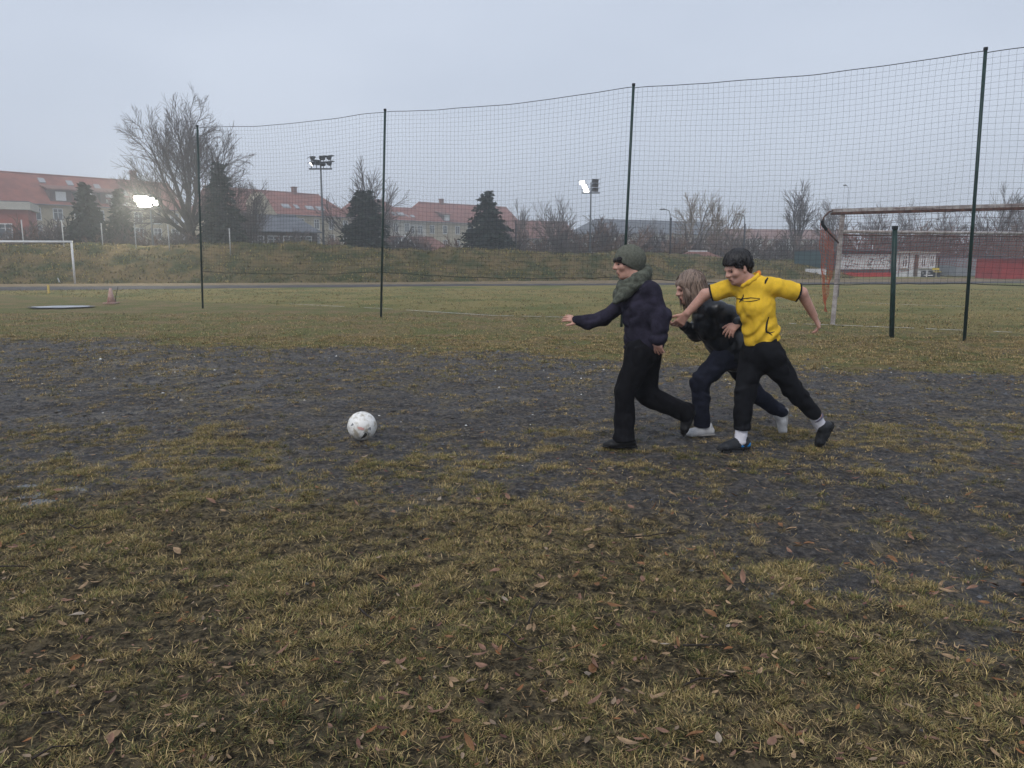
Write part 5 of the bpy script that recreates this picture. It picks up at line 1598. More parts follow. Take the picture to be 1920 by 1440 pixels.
def strands(name, person, base, L, M, c, rad, m_, n, seed, targets, fall, thick=0.0035, jit=0.004):
    """locks of hair laid over the skull from the crown; targets: (azimuth lo, hi, elevation lo, hi, weight)"""
    r_ = random.Random(seed); mb = MB(); cols = []
    W_ = [t_[4] for t_ in targets]
    O = np.array(L(*c)); o0 = np.array(L(0, 0, 0))
    for i in range(n):
        t_ = r_.choices(targets, W_)[0]
        az = r_.uniform(t_[0], t_[1]) * r_.choice((-1, 1)); el = r_.uniform(t_[2], t_[3])
        s1 = np.array([math.cos(az) * math.cos(el), math.sin(az) * math.cos(el), math.sin(el)])
        s0 = unit(np.array([-0.25 + 0.25 * r_.gauss(0, 1), 0.22 * r_.gauss(0, 1), 1.0]))
        pts = []
        lift = 1 + abs(r_.gauss(0, 0.045)); w1, w2 = r_.gauss(0, 0.08), r_.gauss(0, 0.08)
        for k in range(7):
            u = k / 6; s = unit(s0 * (1 - u) + s1 * u + np.array([0, 0, 1e-3]) + np.array([w1, w2, 0]) * math.sin(u * 3.1))
            pts.append(O + (s * np.array(rad) * lift) @ M)
        if fall:
            d = unit(unit(pts[-1] - pts[-2]) * 0.4 + A3(0.34, 0, -0.85)); ln = r_.uniform(*fall)
            for k in range(3):
                d = unit(d + A3(0.06, 0, -0.25) + A3(r_.gauss(0, 0.1), r_.gauss(0, 0.1), 0)); pts.append(pts[-1] + d * ln / 3)
        m2 = len(pts); nv = len(mb.v)
        mb.tube([p - base for p in pts], [thick * (0.6 + 0.8 * math.sin(math.pi * min(0.999, (k + 0.6) / m2))) * (1.0 if k < m2 - 1 else 0.3) for k in range(m2)], 4, cap=False)
        cc = np.array(m_[0]) + (np.array(m_[1]) - np.array(m_[0])) * r_.random() ** 1.3
        cols += [cc] * (len(mb.v) - nv)
    me_ = mb.mesh(name, True); set_attr(me_, 'Col', np.array(cols), 'FLOAT_COLOR')
    return obj(name, me_, M_lock, person)
M_lock = mat_attr('hair_lock_colours', 'Col', 0.45, 0.4)

# ================================================================== person in the knitted hat, running ahead
YA = 5.63
def J(px, py, dy=0.0, Y=YA): return P(px, py, Y + dy)
hd, LH, MH = head_prims(J(1177, 493), (-1, -0.10, -0.16), (-0.16, 0, 1), 0.98)
nb1, ch1, pe1 = J(1197, 530), J(1205, 575), J(1208, 645)
shN, elN, wrN = J(1222, 546, -0.15), J(1240, 594, -0.20), J(1237, 627, -0.22)
shF, elF, wrF = J(1186, 556, 0.15), J(1132, 597, 0.12), J(1088, 605, 0.06)
hN, kN, aN = J(1200, 660, -0.09), J(1171, 735, -0.08), J(1171, 818, -0.08)
hF, kF, aF = J(1214, 660, 0.09), J(1213, 740, 0.09), J(1284, 773, 0.10)
body = hd + [cone(LH(-0.02, 0, -0.06), nb1, 0.052, 0.058, 0.03),
        cone(nb1, ch1, 0.075, 0.105, 0.05, (0, 1, 0), 1.5), cone(ch1, pe1, 0.105, 0.105, 0.05, (0, 1, 0), 1.35),
        cone(shN, elN, 0.048, 0.038, 0.04), cone(elN, wrN, 0.038, 0.026, 0.02), cone(shF, elF, 0.048, 0.038, 0.04), cone(elF, wrF, 0.038, 0.026, 0.02),
        cone(hN, kN, 0.082, 0.055, 0.04), cone(kN, aN, 0.055, 0.036, 0.02), cone(hF, kF, 0.082, 0.055, 0.04), cone(kF, aF, 0.055, 0.036, 0.02)]
footN = (J(1191, 834, -0.08), J(1135, 837, -0.08)); footF = (J(1304, 775, 0.10), J(1287, 812, 0.10))
footN[0][2] = 0.012; footN[1][2] = 0.012
body += [cone(aN, (footN[0] + footN[1]) / 2 + A3(0, 0, 0.03), 0.034, 0.026, 0.02), cone(aF, footF[0] * 0.75 + footF[1] * 0.25 + A3(-0.03, 0, 0), 0.030, 0.018, 0.01)]
body += hand_prims(wrN + unit(wrN - elN) * 0.012, (-0.12, 0, -1), (0.75, 0.65, 0), 1, 0.95, 0.28, 0.22)
body += hand_prims(wrF + A3(-0.01, 0, 0.004), (-0.9, -0.05, 0.42), (-0.3, 0.6, -0.6), -1, 0.86, 0.25, 0.3)
baseA = A3(J(1185, 830)[0], YA, 0)
person1 = part('person', body, HB, M_skin, base=baseA)
person1.location = V(baseA)
tag(person1, 'person in grey green knitted hat and scarf and dark jacket running ahead, arm stretched forward', 'person')
face_parts(person1, LH, MH, 0.98, baseA, M_hairdark)
fl = folds(0.014, 11, 3, (0.8, 0.8, 1.3))
dA = unit(elN - wrN); dF = unit(elF - wrF)
jk = [cone(nb1 + A3(0.01, 0, -0.01), ch1, 0.088, 0.140, 0.06, (0, 1, 0), 1.28), cone(ch1, pe1 + A3(0.0, 0, 0.01), 0.140, 0.150, 0.06, (0, 1, 0), 1.15),
      cone(shN, elN, 0.070, 0.066, 0.05), cone(elN, J(1236, 632, -0.22), 0.066, 0.060, 0.03), cut(J(1236, 638, -0.22), (-0.1, 0, -1)) if False else cone(elN, wrN, 0.06, 0.058, 0.03),
      cone(shF, elF, 0.070, 0.058, 0.05), cone(elF, elF * 0.35 + wrF * 0.65 + A3(0, 0, -0.012), 0.056, 0.058, 0.03), cone(elF * 0.35 + wrF * 0.65 + A3(0, 0, -0.012), J(1077, 602, 0.05), 0.058, 0.036, 0.02),
      cut(pe1 + A3(0, 0, -0.045), (0.10, 0, -1))]
# sleeve ends and hem are open cloth
jk += [cut(wrN - dA * 0.012, -dA)] if False else []
jk_post = lambda p: fl(p)
jacket = part('jacket', jk, HC, M_fleece, person1, jk_post, 1, baseA)
hem = part('jacket_hem', [cone(pe1 + A3(-0.01, 0, -0.018), pe1 + A3(-0.008, 0, -0.05), 0.143, 0.132, 0.02, (0, 1, 0), 1.12), cut(pe1 + A3(0, 0, -0.06), (0.1, 0, -1)), cut(pe1 + A3(0, 0, 0.0), (-0.1, 0, 1))], HC, M_fleece, person1, folds(0.004, 22, 8, (1, 1, 0.2)), 1, baseA)
cuff = part('cuff', [cone(wrN, wrN - dA * 0.030, 0.052, 0.046, 0.02), cut(wrN - dA * 0.058, -dA)], 0.006, M_fleece, person1, folds(0.003, 40, 5), 1, baseA)
fl2 = folds(0.014, 9, 13, (1.2, 1.2, 0.8))
tr = [cone(pe1 + A3(0, 0, 0.02), pe1 + A3(0, 0, -0.03), 0.125, 0.130, 0.05, (0, 1, 0), 1.2),
      cone(hN, kN, 0.108, 0.080, 0.06), cone(kN, kN * 0.35 + aN * 0.65, 0.080, 0.070, 0.03), cone(kN * 0.35 + aN * 0.65, aN + A3(-0.004, 0, -0.02), 0.070, 0.090, 0.03),
      cone(hF, kF, 0.108, 0.085, 0.06), cone(kF, aF, 0.086, 0.078, 0.03), cone(aF, aF + A3(0.02, 0, -0.012), 0.078, 0.074, 0.02)]
tr += [cut(aN + A3(0, 0, -0.030), (0.05, 0, -1)), cut(aF + unit(aF - kF) * 0.045, unit(aF - kF))]
part('trousers', tr, HC, M_blacktr, person1, fl2, 1, baseA)
for (he, to), u in ((footN, (0, 0, 1)), (footF, unit(aF - kF) * -1 + A3(-0.4, 0, 0.2))):
    up = (0, 0, 1) if he[2] < 0.05 else A3(-0.92, 0, -0.42)
    if he[2] > 0.05: up = A3(-0.9, 0, -0.35)
    pr, so, _ = shoe_prims(he, to + unit(to - he) * (0.24 - np.linalg.norm(to - he)) * (1 if he[2] < 0.05 else 0.3), up, 1.0)
    sh_ = part('shoe', pr, 0.005, M_shoeb, person1, base=baseA)
    part('sole', so, 0.005, M_sole, sh_, base=baseA)
# hat, hair, scarf
ht = [ell(LH(-0.016, 0, 0.028), [0.112, 0.101, 0.106], MH, 0.02), cone(LH(-0.075, 0, 0.02), LH(-0.06, 0, -0.05), 0.055, 0.05, 0.04, MH[1], 1.2), cut(LH(0.078, 0, 0.022), MH[0] * 0.62 - MH[2] * 0.78)]
part('knitted_hat', ht, 0.005, M_beanie, person1, folds(0.003, 45, 4, (1, 1, 0.3)), 1, baseA)
hr = [cone(LH(0.055, -0.05, 0.045), LH(0.082, -0.012, 0.032), 0.026, 0.020, 0.02), cone(LH(0.082, -0.012, 0.032), LH(0.07, 0.05, 0.035), 0.020, 0.024, 0.02),
      cone(LH(0.050, -0.060, 0.035), LH(0.042, -0.064, 0.0), 0.020, 0.012, 0.02), cone(LH(0.050, 0.060, 0.035), LH(0.042, 0.064, 0.0), 0.020, 0.012, 0.02)]
part('hair', hr, 0.004, M_hairdark, person1, folds(0.004, 60, 6), 1, baseA)
ring = []
cN = nb1 + A3(-0.030, 0, 0.022)
for k in range(13):
    a = k / 12 * 2 * math.pi
    ring.append(cN + A3(math.cos(a) * 0.088, math.sin(a) * 0.105, 0.058 * math.cos(a) + 0.008 * math.sin(3 * a)))
sc = [cone(p, q, 0.043, 0.043, 0.02) for p, q in zip(ring[:-1], ring[1:])]
ring2 = [p * 1.0 + A3(-0.02, 0, -0.052) + (p - cN) * 0.10 for p in ring]
sc += [cone(p, q, 0.040, 0.040, 0.015) for p, q in zip(ring2[:-1], ring2[1:])]
sc += [cone(J(1168, 536, -0.06), J(1163, 556, -0.10), 0.042, 0.034, 0.02, (0, 1, 0), 1.5), cone(J(1163, 556, -0.10), J(1154, 566, -0.10), 0.030, 0.024, 0.02, (0, 1, 0), 1.5)]
part('scarf', sc, 0.006, M_scarf, person1, folds(0.007, 17, 14, (0.6, 0.4, 2.0)), 1, baseA)

# ================================================================== person in the yellow shirt, holding on to the one before
YB = 5.50
def K_(px, py, dy=0.0): return P(px, py, YB + dy)
hd, LY, MY = head_prims(K_(1382, 504, -0.02), (-0.90, -0.34, -0.36), (-0.38, -0.08, 1), 0.91)
nb2, ch2, wa2, pe2 = K_(1406, 536), K_(1417, 572), K_(1427, 618), K_(1431, 655)
axS = unit(K_(1450, 535, -0.07) - K_(1364, 540, 0.08))
sR, eR, wR = K_(1366, 541, 0.07), K_(1322, 552, 0.12), K_(1289, 587, 0.14)
sL, eL, wL = K_(1448, 537, -0.06), K_(1503, 549, -0.07), K_(1526, 592, -0.02)
hR, kR, aR = K_(1415, 662, 0.06), K_(1397, 735, 0.02), K_(1391, 806, 0.0)
hL, kL, aL = K_(1441, 662, -0.05), K_(1484, 726, 0.0), K_(1531, 781, 0.04)
body = hd + [cone(LY(-0.02, 0, -0.05), nb2, 0.05, 0.06, 0.03),
        cone(nb2, ch2, 0.070, 0.088, 0.04, axS, 1.25), cone(ch2, wa2, 0.088, 0.082, 0.05, axS, 1.2), cone(wa2, pe2, 0.082, 0.092, 0.05, axS, 1.2),
        cone(sR, eR, 0.046, 0.037, 0.04), cone(eR, wR, 0.039, 0.027, 0.02), cone(sL, eL, 0.046, 0.037, 0.04), cone(eL, wL, 0.039, 0.027, 0.02),
        cone(hR, kR, 0.080, 0.054, 0.04), cone(kR, aR, 0.054, 0.035, 0.02), cone(hL, kL, 0.080, 0.054, 0.04), cone(kL, aL, 0.054, 0.035, 0.02)]
fR = (K_(1404, 838, 0.0), K_(1345, 849, -0.04)); fL = (K_(1562, 797, 0.06), K_(1536, 838, 0.10))
fR[0][2] = 0.020; fR[1][2] = 0.010
body += [cone(aR, (fR[0] * 0.7 + fR[1] * 0.3) + A3(0, 0, 0.04), 0.034, 0.03, 0.02), cone(aL, fL[0] * 0.6 + fL[1] * 0.4 + A3(-0.02, 0, 0.0), 0.034, 0.03, 0.02)]
body += hand_prims(wR + unit(wR - eR) * 0.01, unit(wR - eR) + A3(0.08, 0.2, -0.15), (-0.1, 0.95, -0.1), 1, 1.0, 0.35, 0.16)
body += hand_prims(wL + unit(wL - eL) * 0.01, unit(wL - eL) + A3(0.0, 0, 0.0), (-0.8, 0.5, -0.3), -1, 1.0, 0.45, 0.14, 0.45)
baseB = A3(K_(1440, 840)[0], YB, 0)
person2 = part('person', body, HB, M_skin, base=baseB)
person2.location = V(baseB)
tag(person2, 'person in yellow football shirt and black trousers, one arm round the person in front', 'person')
face_parts(person2, LY, MY, 1.0, baseB, M_hairdark)
uR, uL = unit(eR - sR), unit(eL - sL)
fy = folds(0.008, 12, 23, (1, 1, 0.6)); 
fz2 = folds(0.003, 26, 77, (1, 1, 0.45))
def diag(p):      # cloth pulled from the shoulders towards the hip
    u = (p - wa2) @ unit(A3(0.75, 0.1, -0.65)); 
    return 0.006 * np.sin(u * 95 + 3 * n3(p * 9, 2)) * np.exp(-((p[:, 2] - wa2[2]) / 0.12) ** 2)
shirt = [cone(nb2 + A3(0.004, 0, 0.012), ch2, 0.074, 0.101, 0.06, axS, 1.30), cone(ch2, wa2, 0.101, 0.098, 0.06, axS, 1.16), cone(wa2, pe2 + A3(0, 0, 0.0), 0.098, 0.108, 0.05, axS, 1.16),
         cone(nb2 + A3(0.01, 0, 0.01), sR + A3(0, 0, 0.006), 0.056, 0.058, 0.05), cone(nb2 + A3(0.01, 0, 0.01), sL + A3(0, 0, 0.006), 0.056, 0.058, 0.05),
         cone(sR, sR + (eR - sR) * 0.76, 0.060, 0.067, 0.04), cone(sL, sL + (eL - sL) * 0.90, 0.060, 0.066, 0.04),
         cut(pe2 + A3(0, 0, 0.048), (0.22, 0, -1))]
for s_, u_, fr, e_ in ((sR, uR, 0.76, eR), (sL, uL, 0.90, eL)):
    shirt.append(cut(s_ + (e_ - s_) * fr, u_))
shirt.append(sub(cone(nb2 + A3(-0.022, -0.012, 0.062), nb2 + A3(-0.055, -0.02, 0.16), 0.050, 0.07, 0.01), 0.006))
so_ = part('shirt', shirt, 0.006, M_yell, person2, lambda p: fy(p) + diag(p) + fz2(p), 1, baseB)
for s_, u_, fr, e_ in ((sR, uR, 0.76, eR), (sL, uL, 0.90, eL)):
    q = s_ + (e_ - s_) * (fr - 0.02)
    part('sleeve_cuff', [cone(q - u_ * 0.02, q + u_ * 0.03, 0.0685, 0.070, 0.01), cut(s_ + (e_ - s_) * fr + u_ * 0.003, u_), cut(s_ + (e_ - s_) * fr - u_ * 0.012, -u_)], 0.005, M_trim, person2, lambda p: fy(p) + diag(p) + fz2(p), 1, baseB)
cr_ = []
for k in range(11):
    a = k / 10 * 2 * math.pi
    cr_.append(nb2 + A3(-0.012, -0.008, 0.040) + A3(math.cos(a) * 0.064, math.sin(a) * 0.068, 0.044 * math.cos(a)))
part('collar', [cone(p, q, 0.0115, 0.0115, 0.01, (0, 0, 1), 1.4) for p, q in zip(cr_[:-1], cr_[1:])], 0.004, M_yell, person2, None, 1, baseB)
part('collar_tab', [cone(cr_[1] + A3(0.003, 0, 0.004), cr_[0] + A3(0.004, 0, 0.005), 0.013, 0.014, 0.01, (0, 0, 1), 1.2), cone(cr_[0] + A3(0.004, 0, 0.005), cr_[9] + A3(0.003, 0, 0.004), 0.014, 0.013, 0.01, (0, 0, 1), 1.2)], 0.004, M_orangec, person2, None, 1, baseB)
fk = folds(0.014, 10, 33, (0.9, 0.9, 1.2))
tr = [cone(pe2 + A3(0, 0, 0.03), pe2 + A3(0, 0, -0.02), 0.094, 0.106, 0.05, axS, 1.2),
      cone(hR, kR, 0.104, 0.078, 0.06), cone(kR, aR + A3(0, 0, 0.0), 0.078, 0.066, 0.03),
      cone(hL, kL, 0.104, 0.078, 0.06), cone(kL, aL - unit(aL - kL) * 0.03, 0.078, 0.056, 0.03),
      cut(aR + A3(0, 0, 0.004), (0, 0, -1))]
part('trousers', tr, HC, M_track, person2, fk, 1, baseB)
sk = part('sock', [cone(aR + A3(0, 0, 0.03), fR[0] * 0.72 + fR[1] * 0.28 + A3(0, 0, 0.06), 0.046, 0.046, 0.02)], 0.005, M_sock, person2, folds(0.003, 50, 3), 1, baseB)
uS = unit(aL - kL)
e_sock = fL[0] * 0.62 + fL[1] * 0.38 + A3(-0.035, 0, 0.015)
sk2 = part('sock', [cone(aL - uS * 0.03, e_sock, 0.045, 0.045, 0.02)], 0.005, M_sock, person2, folds(0.003, 50, 4), 1, baseB)
part('sock_band', [cone(aL - uS * 0.03, aL + uS * 0.04, 0.0475, 0.0475, 0.02), cut(aL + uS * 0.020, uS), cut(aL + uS * 0.006, -uS)], 0.004, M_band, sk2, None, 1, baseB)
for i, ((he, to), up) in enumerate(((fR, (0.0, 0, 1)), (fL, A3(-0.82, 0.1, 0.30) * 1.0))):
    if i == 1: up = A3(-0.84, 0.0, -0.42)
    pr, so, Q = shoe_prims(he, to, up, 1.02, 1.0)
    sh_ = part('football_shoe', pr, 0.005, M_shoeg, person2, base=baseB)
    so2 = part('sole', so, 0.005, M_sole, sh_, base=baseB)
    for q in ((0.2, 0.02), (0.2, -0.02), (0.62, 0.03), (0.62, -0.03), (0.85, 0.0)):
        c0 = Q(q[0], q[1], 0.004); c1 = Q(q[0], q[1], -0.010)
        part('stud', [cone(c0, c1, 0.008, 0.006)], 0.004, M_sole, sh_, base=baseB)
    if i == 0:
        part('heel_panel', [cone(Q(0.10, 0, 0.034), Q(0.42, 0, 0.036), 0.0375, 0.0375, 0.02), cut(Q(0, 0, 0.048), Q(0, 0, 1) - Q(0, 0, 0)), cut(Q(0, 0, 0.018), Q(0, 0, 0) - Q(0, 0, 1)), cut(Q(0.40, 0, 0), Q(1, 0, 0) - Q(0, 0, 0))], 0.004, M_blue, sh_, base=baseB)
# hair: a thick dark mop with a fringe
hr = [ell(LY(-0.020, 0, 0.040), [0.096, 0.081, 0.086], MY, 0.02), cone(LY(0.055, -0.045, 0.062), LY(0.070, 0.04, 0.062), 0.028, 0.028, 0.03),
      cone(LY(-0.07, -0.03, 0.0), LY(-0.072, 0.03, 0.0), 0.046, 0.046, 0.03), cone(LY(-0.07, 0, -0.02), LY(-0.062, 0, -0.055), 0.05, 0.04, 0.03),
      cone(LY(0.02, -0.07, 0.03), LY(0.018, -0.072, 0.0), 0.022, 0.012, 0.02), cone(LY(0.02, 0.07, 0.03), LY(0.018, 0.072, 0.0), 0.022, 0.012, 0.02),
      sub(cone(LY(0.095, -0.07, 0.0), LY(0.095, 0.07, 0.0), 0.046, 0.046), 0.012),
      sub(cone(LY(0.055, -0.09, -0.055), LY(0.055, 0.09, -0.055), 0.062, 0.062), 0.012)]
part('hair', hr, 0.0045, M_hairdark, person2, folds(0.007, 42, 16, (1, 1, 0.45)), 1, baseB)
strands('hair_locks', person2, baseB, LY, MY, (-0.020, 0, 0.040), (0.0975, 0.083, 0.089), ((0.004, 0.004, 0.005), (0.026, 0.024, 0.026)), 520, 5, [(0.0, 0.9, 0.10, 0.45, 1.2), (0.9, 1.5, -0.05, 0.4, 0.8), (1.7, 3.14, -0.65, 0.3, 2.0)], None, 0.0048)
# printed marks on the shirt, laid on the cloth
_bm = bmesh.new(); _bm.from_mesh(so_.data); tree_ = BVHTree.FromBMesh(_bm); _bm.free()
def print_mark(name, strokes, m_):
    vs_, fs_ = [], []
    for pts, wd in strokes:
        pts = np.array(pts, float); n = len(pts)
        fine = np.stack([np.interp(np.linspace(0, n - 1, (n - 1) * 6 + 1), np.arange(n), pts[:, i]) for i in (0, 1)], 1)
        wds = np.interp(np.linspace(0, n - 1, len(fine)), np.arange(n), wd)
        tg = np.gradient(fine, axis=0); tg /= np.linalg.norm(tg, axis=1, keepdims=True) + 1e-9
        nr = np.stack([-tg[:, 1], tg[:, 0]], 1)
        row = []
        for (p, w_, q) in zip(fine, wds, nr):
            pr_ = []
            for sg in (-1, 0, 1):
                s2 = p + q * w_ / 2 * sg
                o3 = Vector((0, 0, CAMH)) - V(baseB); d3 = V(ray(*s2)).normalized()
                hit = tree_.ray_cast(o3, d3)
                pr_.append(None if hit[0] is None else hit[0] + hit[1] * 0.0022)
            row.append(pr_)
        for a, b in zip(row[:-1], row[1:]):
            for k in (0, 1):
                q4 = [a[k], a[k + 1], b[k + 1], b[k]]
                if any(z is None for z in q4): continue
                if max((q4[0] - q4[2]).length, (q4[1] - q4[3]).length) > 0.06: continue
                i0 = len(vs_); vs_ += [tuple(z) for z in q4]; fs_.append((i0, i0 + 1, i0 + 2, i0 + 3))
    if fs_:
        me_ = bpy.data.meshes.new(name); me_.from_pydata(vs_, [], fs_); me_.update()
        obj(name, me_, m_, person2)
print_mark('chest_emblem', [([(1380, 559.5), (1389, 561), (1396, 560), (1408, 558.5), (1425, 560)], [0.8, 2.4, 1.6, 1.6, 1.0]),
                            ([(1386, 567), (1391, 562), (1394, 556), (1394, 552)], [1.0, 3.2, 2.0, 1.2]), ([(1390, 561), (1395, 565)], [2.2, 0.8]),
                            ([(1396, 565.5), (1408, 565), (1418, 563.5), (1425, 561)], [0.8, 1.4, 1.6, 1.0])], M_trim)
print_mark('side_stripe', [([(1441, 594), (1438, 605), (1436.5, 618), (1437, 624)], [1.5, 3.5, 3.5, 3.0]), ([(1437, 622), (1444, 624.5), (1452, 622)], [3.5, 2.5, 1.0]), ([(1441, 624), (1448, 629)], [2.0, 1.5])], M_trim)
print_mark('shoulder_stripe', [([(1440, 521), (1436, 527), (1434.5, 532)], [2.5, 4.0, 2.5])], M_trim)
print_mark('collar_trim', [([(1391, 529), (1397, 534), (1402, 531)], [3.0, 5.0, 3.0])], M_trim)

# ================================================================== person in the glossy padded jacket, bent forward
YC = 6.02
def Q_(px, py, dy=0.0): return P(px, py, YC + dy)
hd, LP, MP = head_prims(Q_(1292, 541), (-0.96, -0.12, -0.26), (-0.28, 0, 0.96), 0.98)
nb3, ch3, pe3 = Q_(1316, 570), Q_(1338, 603), Q_(1370, 656)
sN3, eN3, wN3 = Q_(1340, 580, -0.15), Q_(1402, 601, -0.08), Q_(1385, 606, -0.27)
sF3, eF3, wF3 = Q_(1326, 584, 0.15), Q_(1304, 624, 0.10), Q_(1281, 609, -0.04)
hN3, kN3, aN3 = Q_(1358, 668, -0.08), Q_(1313, 716, -0.09), Q_(1316, 792, -0.08)
hF3, kF3, aF3 = Q_(1374, 668, 0.08), Q_(1414, 737, 0.07), Q_(1462, 772, 0.08)
body = hd + [cone(LP(-0.02, 0, -0.06), nb3, 0.05, 0.056, 0.03),
        cone(nb3, ch3, 0.075, 0.100, 0.05, (0, 1, 0), 1.45), cone(ch3, pe3, 0.100, 0.100, 0.05, (0, 1, 0), 1.35),
        cone(sN3, eN3, 0.045, 0.036, 0.04), cone(eN3, wN3, 0.036, 0.025, 0.02), cone(sF3, eF3, 0.045, 0.036, 0.04), cone(eF3, wF3, 0.036, 0.025, 0.02),
        cone(hN3, kN3, 0.080, 0.054, 0.04), cone(kN3, aN3, 0.054, 0.035, 0.02), cone(hF3, kF3, 0.080, 0.054, 0.04), cone(kF3, aF3, 0.054, 0.035, 0.02)]
fN3 = (Q_(1337, 812, -0.08), Q_(1290, 815, -0.10)); fF3 = (Q_(1478, 768, 0.08), Q_(1473, 812, 0.08))
fN3[0][2] = 0.012; fN3[1][2] = 0.012
body += [cone(aN3, fN3[0] * 0.7 + fN3[1] * 0.3 + A3(0, 0, 0.04), 0.034, 0.03, 0.02), cone(aF3, fF3[0] * 0.75 + fF3[1] * 0.25 + A3(-0.035, 0, 0), 0.030, 0.018, 0.01)]
body += hand_prims(wN3 + A3(-0.004, -0.01, 0), (-0.75, -0.35, -0.5), (0.3, 0.6, -0.6), 1, 0.98, 0.40, 0.22)
body += hand_prims(wF3 + A3(-0.004, 0, 0), (-0.95, -0.1, 0.02), (0.1, 0.2, 0.97), 1, 0.95, 0.35, 0.2)
baseC = A3(Q_(1360, 815)[0], YC, 0)
person3 = part('person', body, HB, M_skin, base=baseC)
person3.location = V(baseC)
tag(person3, 'person with fair hair in glossy black padded jacket, bent forward between the two others', 'person')
face_parts(person3, LP, MP, 0.98, baseC, M_hairfair, 0.010)
dT = unit(pe3 - nb3)
def quilt(p):
    u = (p - nb3) @ dT
    return -0.005 * np.abs(np.sin(u * math.pi / 0.085 + 1.6 * n3(p * 7, 4))) + folds(0.009, 13, 43, (1, 1, 0.7))(p)
pj = [cone(nb3 + A3(0.012, 0, -0.012), ch3, 0.105, 0.150, 0.05, (0, 1, 0), 1.25), cone(ch3, pe3 + A3(0.01, 0, 0.0), 0.150, 0.158, 0.05, (0, 1, 0), 1.15),
      cone(nb3 + A3(0, 0, 0.0), nb3 + A3(0.015, 0, 0.02), 0.075, 0.08, 0.03, (0, 1, 0), 1.1),
      cone(sN3, eN3, 0.078, 0.064, 0.04), cone(eN3, wN3, 0.062, 0.044, 0.03), cone(sF3, eF3, 0.074, 0.064, 0.04), cone(eF3, wF3 * 0.92 + eF3 * 0.08, 0.060, 0.040, 0.03),
      cone(eF3 + A3(-0.01, 0, 0), eF3 + A3(0.02, 0, -0.015), 0.052, 0.046, 0.02)]
part('padded_jacket', pj, HC, M_puff, person3, quilt, 1, baseC)
part('jacket_waistband', [cone(pe3 + dT * 0.02 + A3(0.005, 0, 0), pe3 + dT * 0.055 + A3(0.005, 0, 0), 0.137, 0.132, 0.02, (0, 1, 0), 1.12)], HC, M_puff, person3, folds(0.005, 24, 48), 1, baseC)
fn = folds(0.014, 10, 53, (0.9, 0.9, 1.2))
tr = [cone(pe3, pe3 + A3(0.0, 0, -0.04), 0.12, 0.125, 0.05, (0, 1, 0), 1.2),
      cone(hN3, kN3, 0.104, 0.076, 0.06), cone(kN3, aN3 + A3(0, 0, -0.02), 0.076, 0.072, 0.03),
      cone(hF3, kF3, 0.104, 0.076, 0.06), cone(kF3, aF3, 0.076, 0.062, 0.03), cut(aN3 + A3(0, 0, -0.035), (0, 0, -1))]
part('trousers', tr, HC, M_navytr, person3, fn, 1, baseC)
for (he, to), up in ((fN3, (0, 0, 1)), (fF3, A3(-0.93, 0, -0.05))):
    to2 = he + unit(to - he) * 0.235
    pr, so, _ = shoe_prims(he, to2, up, 1.0)
    sh_ = part('sneaker', pr, 0.005, M_shoew, person3, base=baseC)
    part('sole', so, 0.005, M_solew, sh_, base=baseC)
hr = [ell(LP(-0.020, 0, 0.036), [0.104, 0.088, 0.094], MP, 0.02), cone(LP(-0.06, 0, 0.0), LP(-0.075, 0, -0.10), 0.074, 0.070, 0.03, MP[1], 1.15),
      cone(LP(0.0, -0.068, 0.02), LP(-0.035, -0.082, -0.13), 0.036, 0.034, 0.03), cone(LP(0.0, 0.068, 0.02), LP(-0.035, 0.082, -0.13), 0.036, 0.034, 0.03),
      cone(LP(0.058, -0.045, 0.06), LP(0.040, -0.070, -0.03), 0.030, 0.026, 0.02), cone(LP(0.058, 0.045, 0.06), LP(0.040, 0.070, -0.03), 0.030, 0.026, 0.02), cone(LP(0.038, -0.070, -0.03), LP(0.005, -0.082, -0.14), 0.030, 0.026, 0.02), cone(LP(0.038, 0.070, -0.03), LP(0.005, 0.082, -0.14), 0.030, 0.026, 0.02), cone(LP(-0.05, -0.06, -0.06), LP(-0.06, -0.07, -0.16), 0.045, 0.04, 0.03),
      sub(cone(LP(0.115, -0.05, -0.02), LP(0.115, 0.05, -0.02), 0.062, 0.062), 0.012)]
part('hair', hr, 0.0045, M_hairfair, person3, folds(0.004, 46, 18, (1, 1, 0.12)), 1, baseC)
strands('hair_locks', person3, baseC, LP, MP, (-0.020, 0, 0.036), (0.107, 0.092, 0.097), ((0.085, 0.058, 0.045), (0.30, 0.22, 0.175)), 640, 8, [(0.70, 1.5, -0.35, 0.2, 1.3), (1.5, 3.14, -0.5, 0.1, 1.5)], (0.08, 0.20), 0.0045)
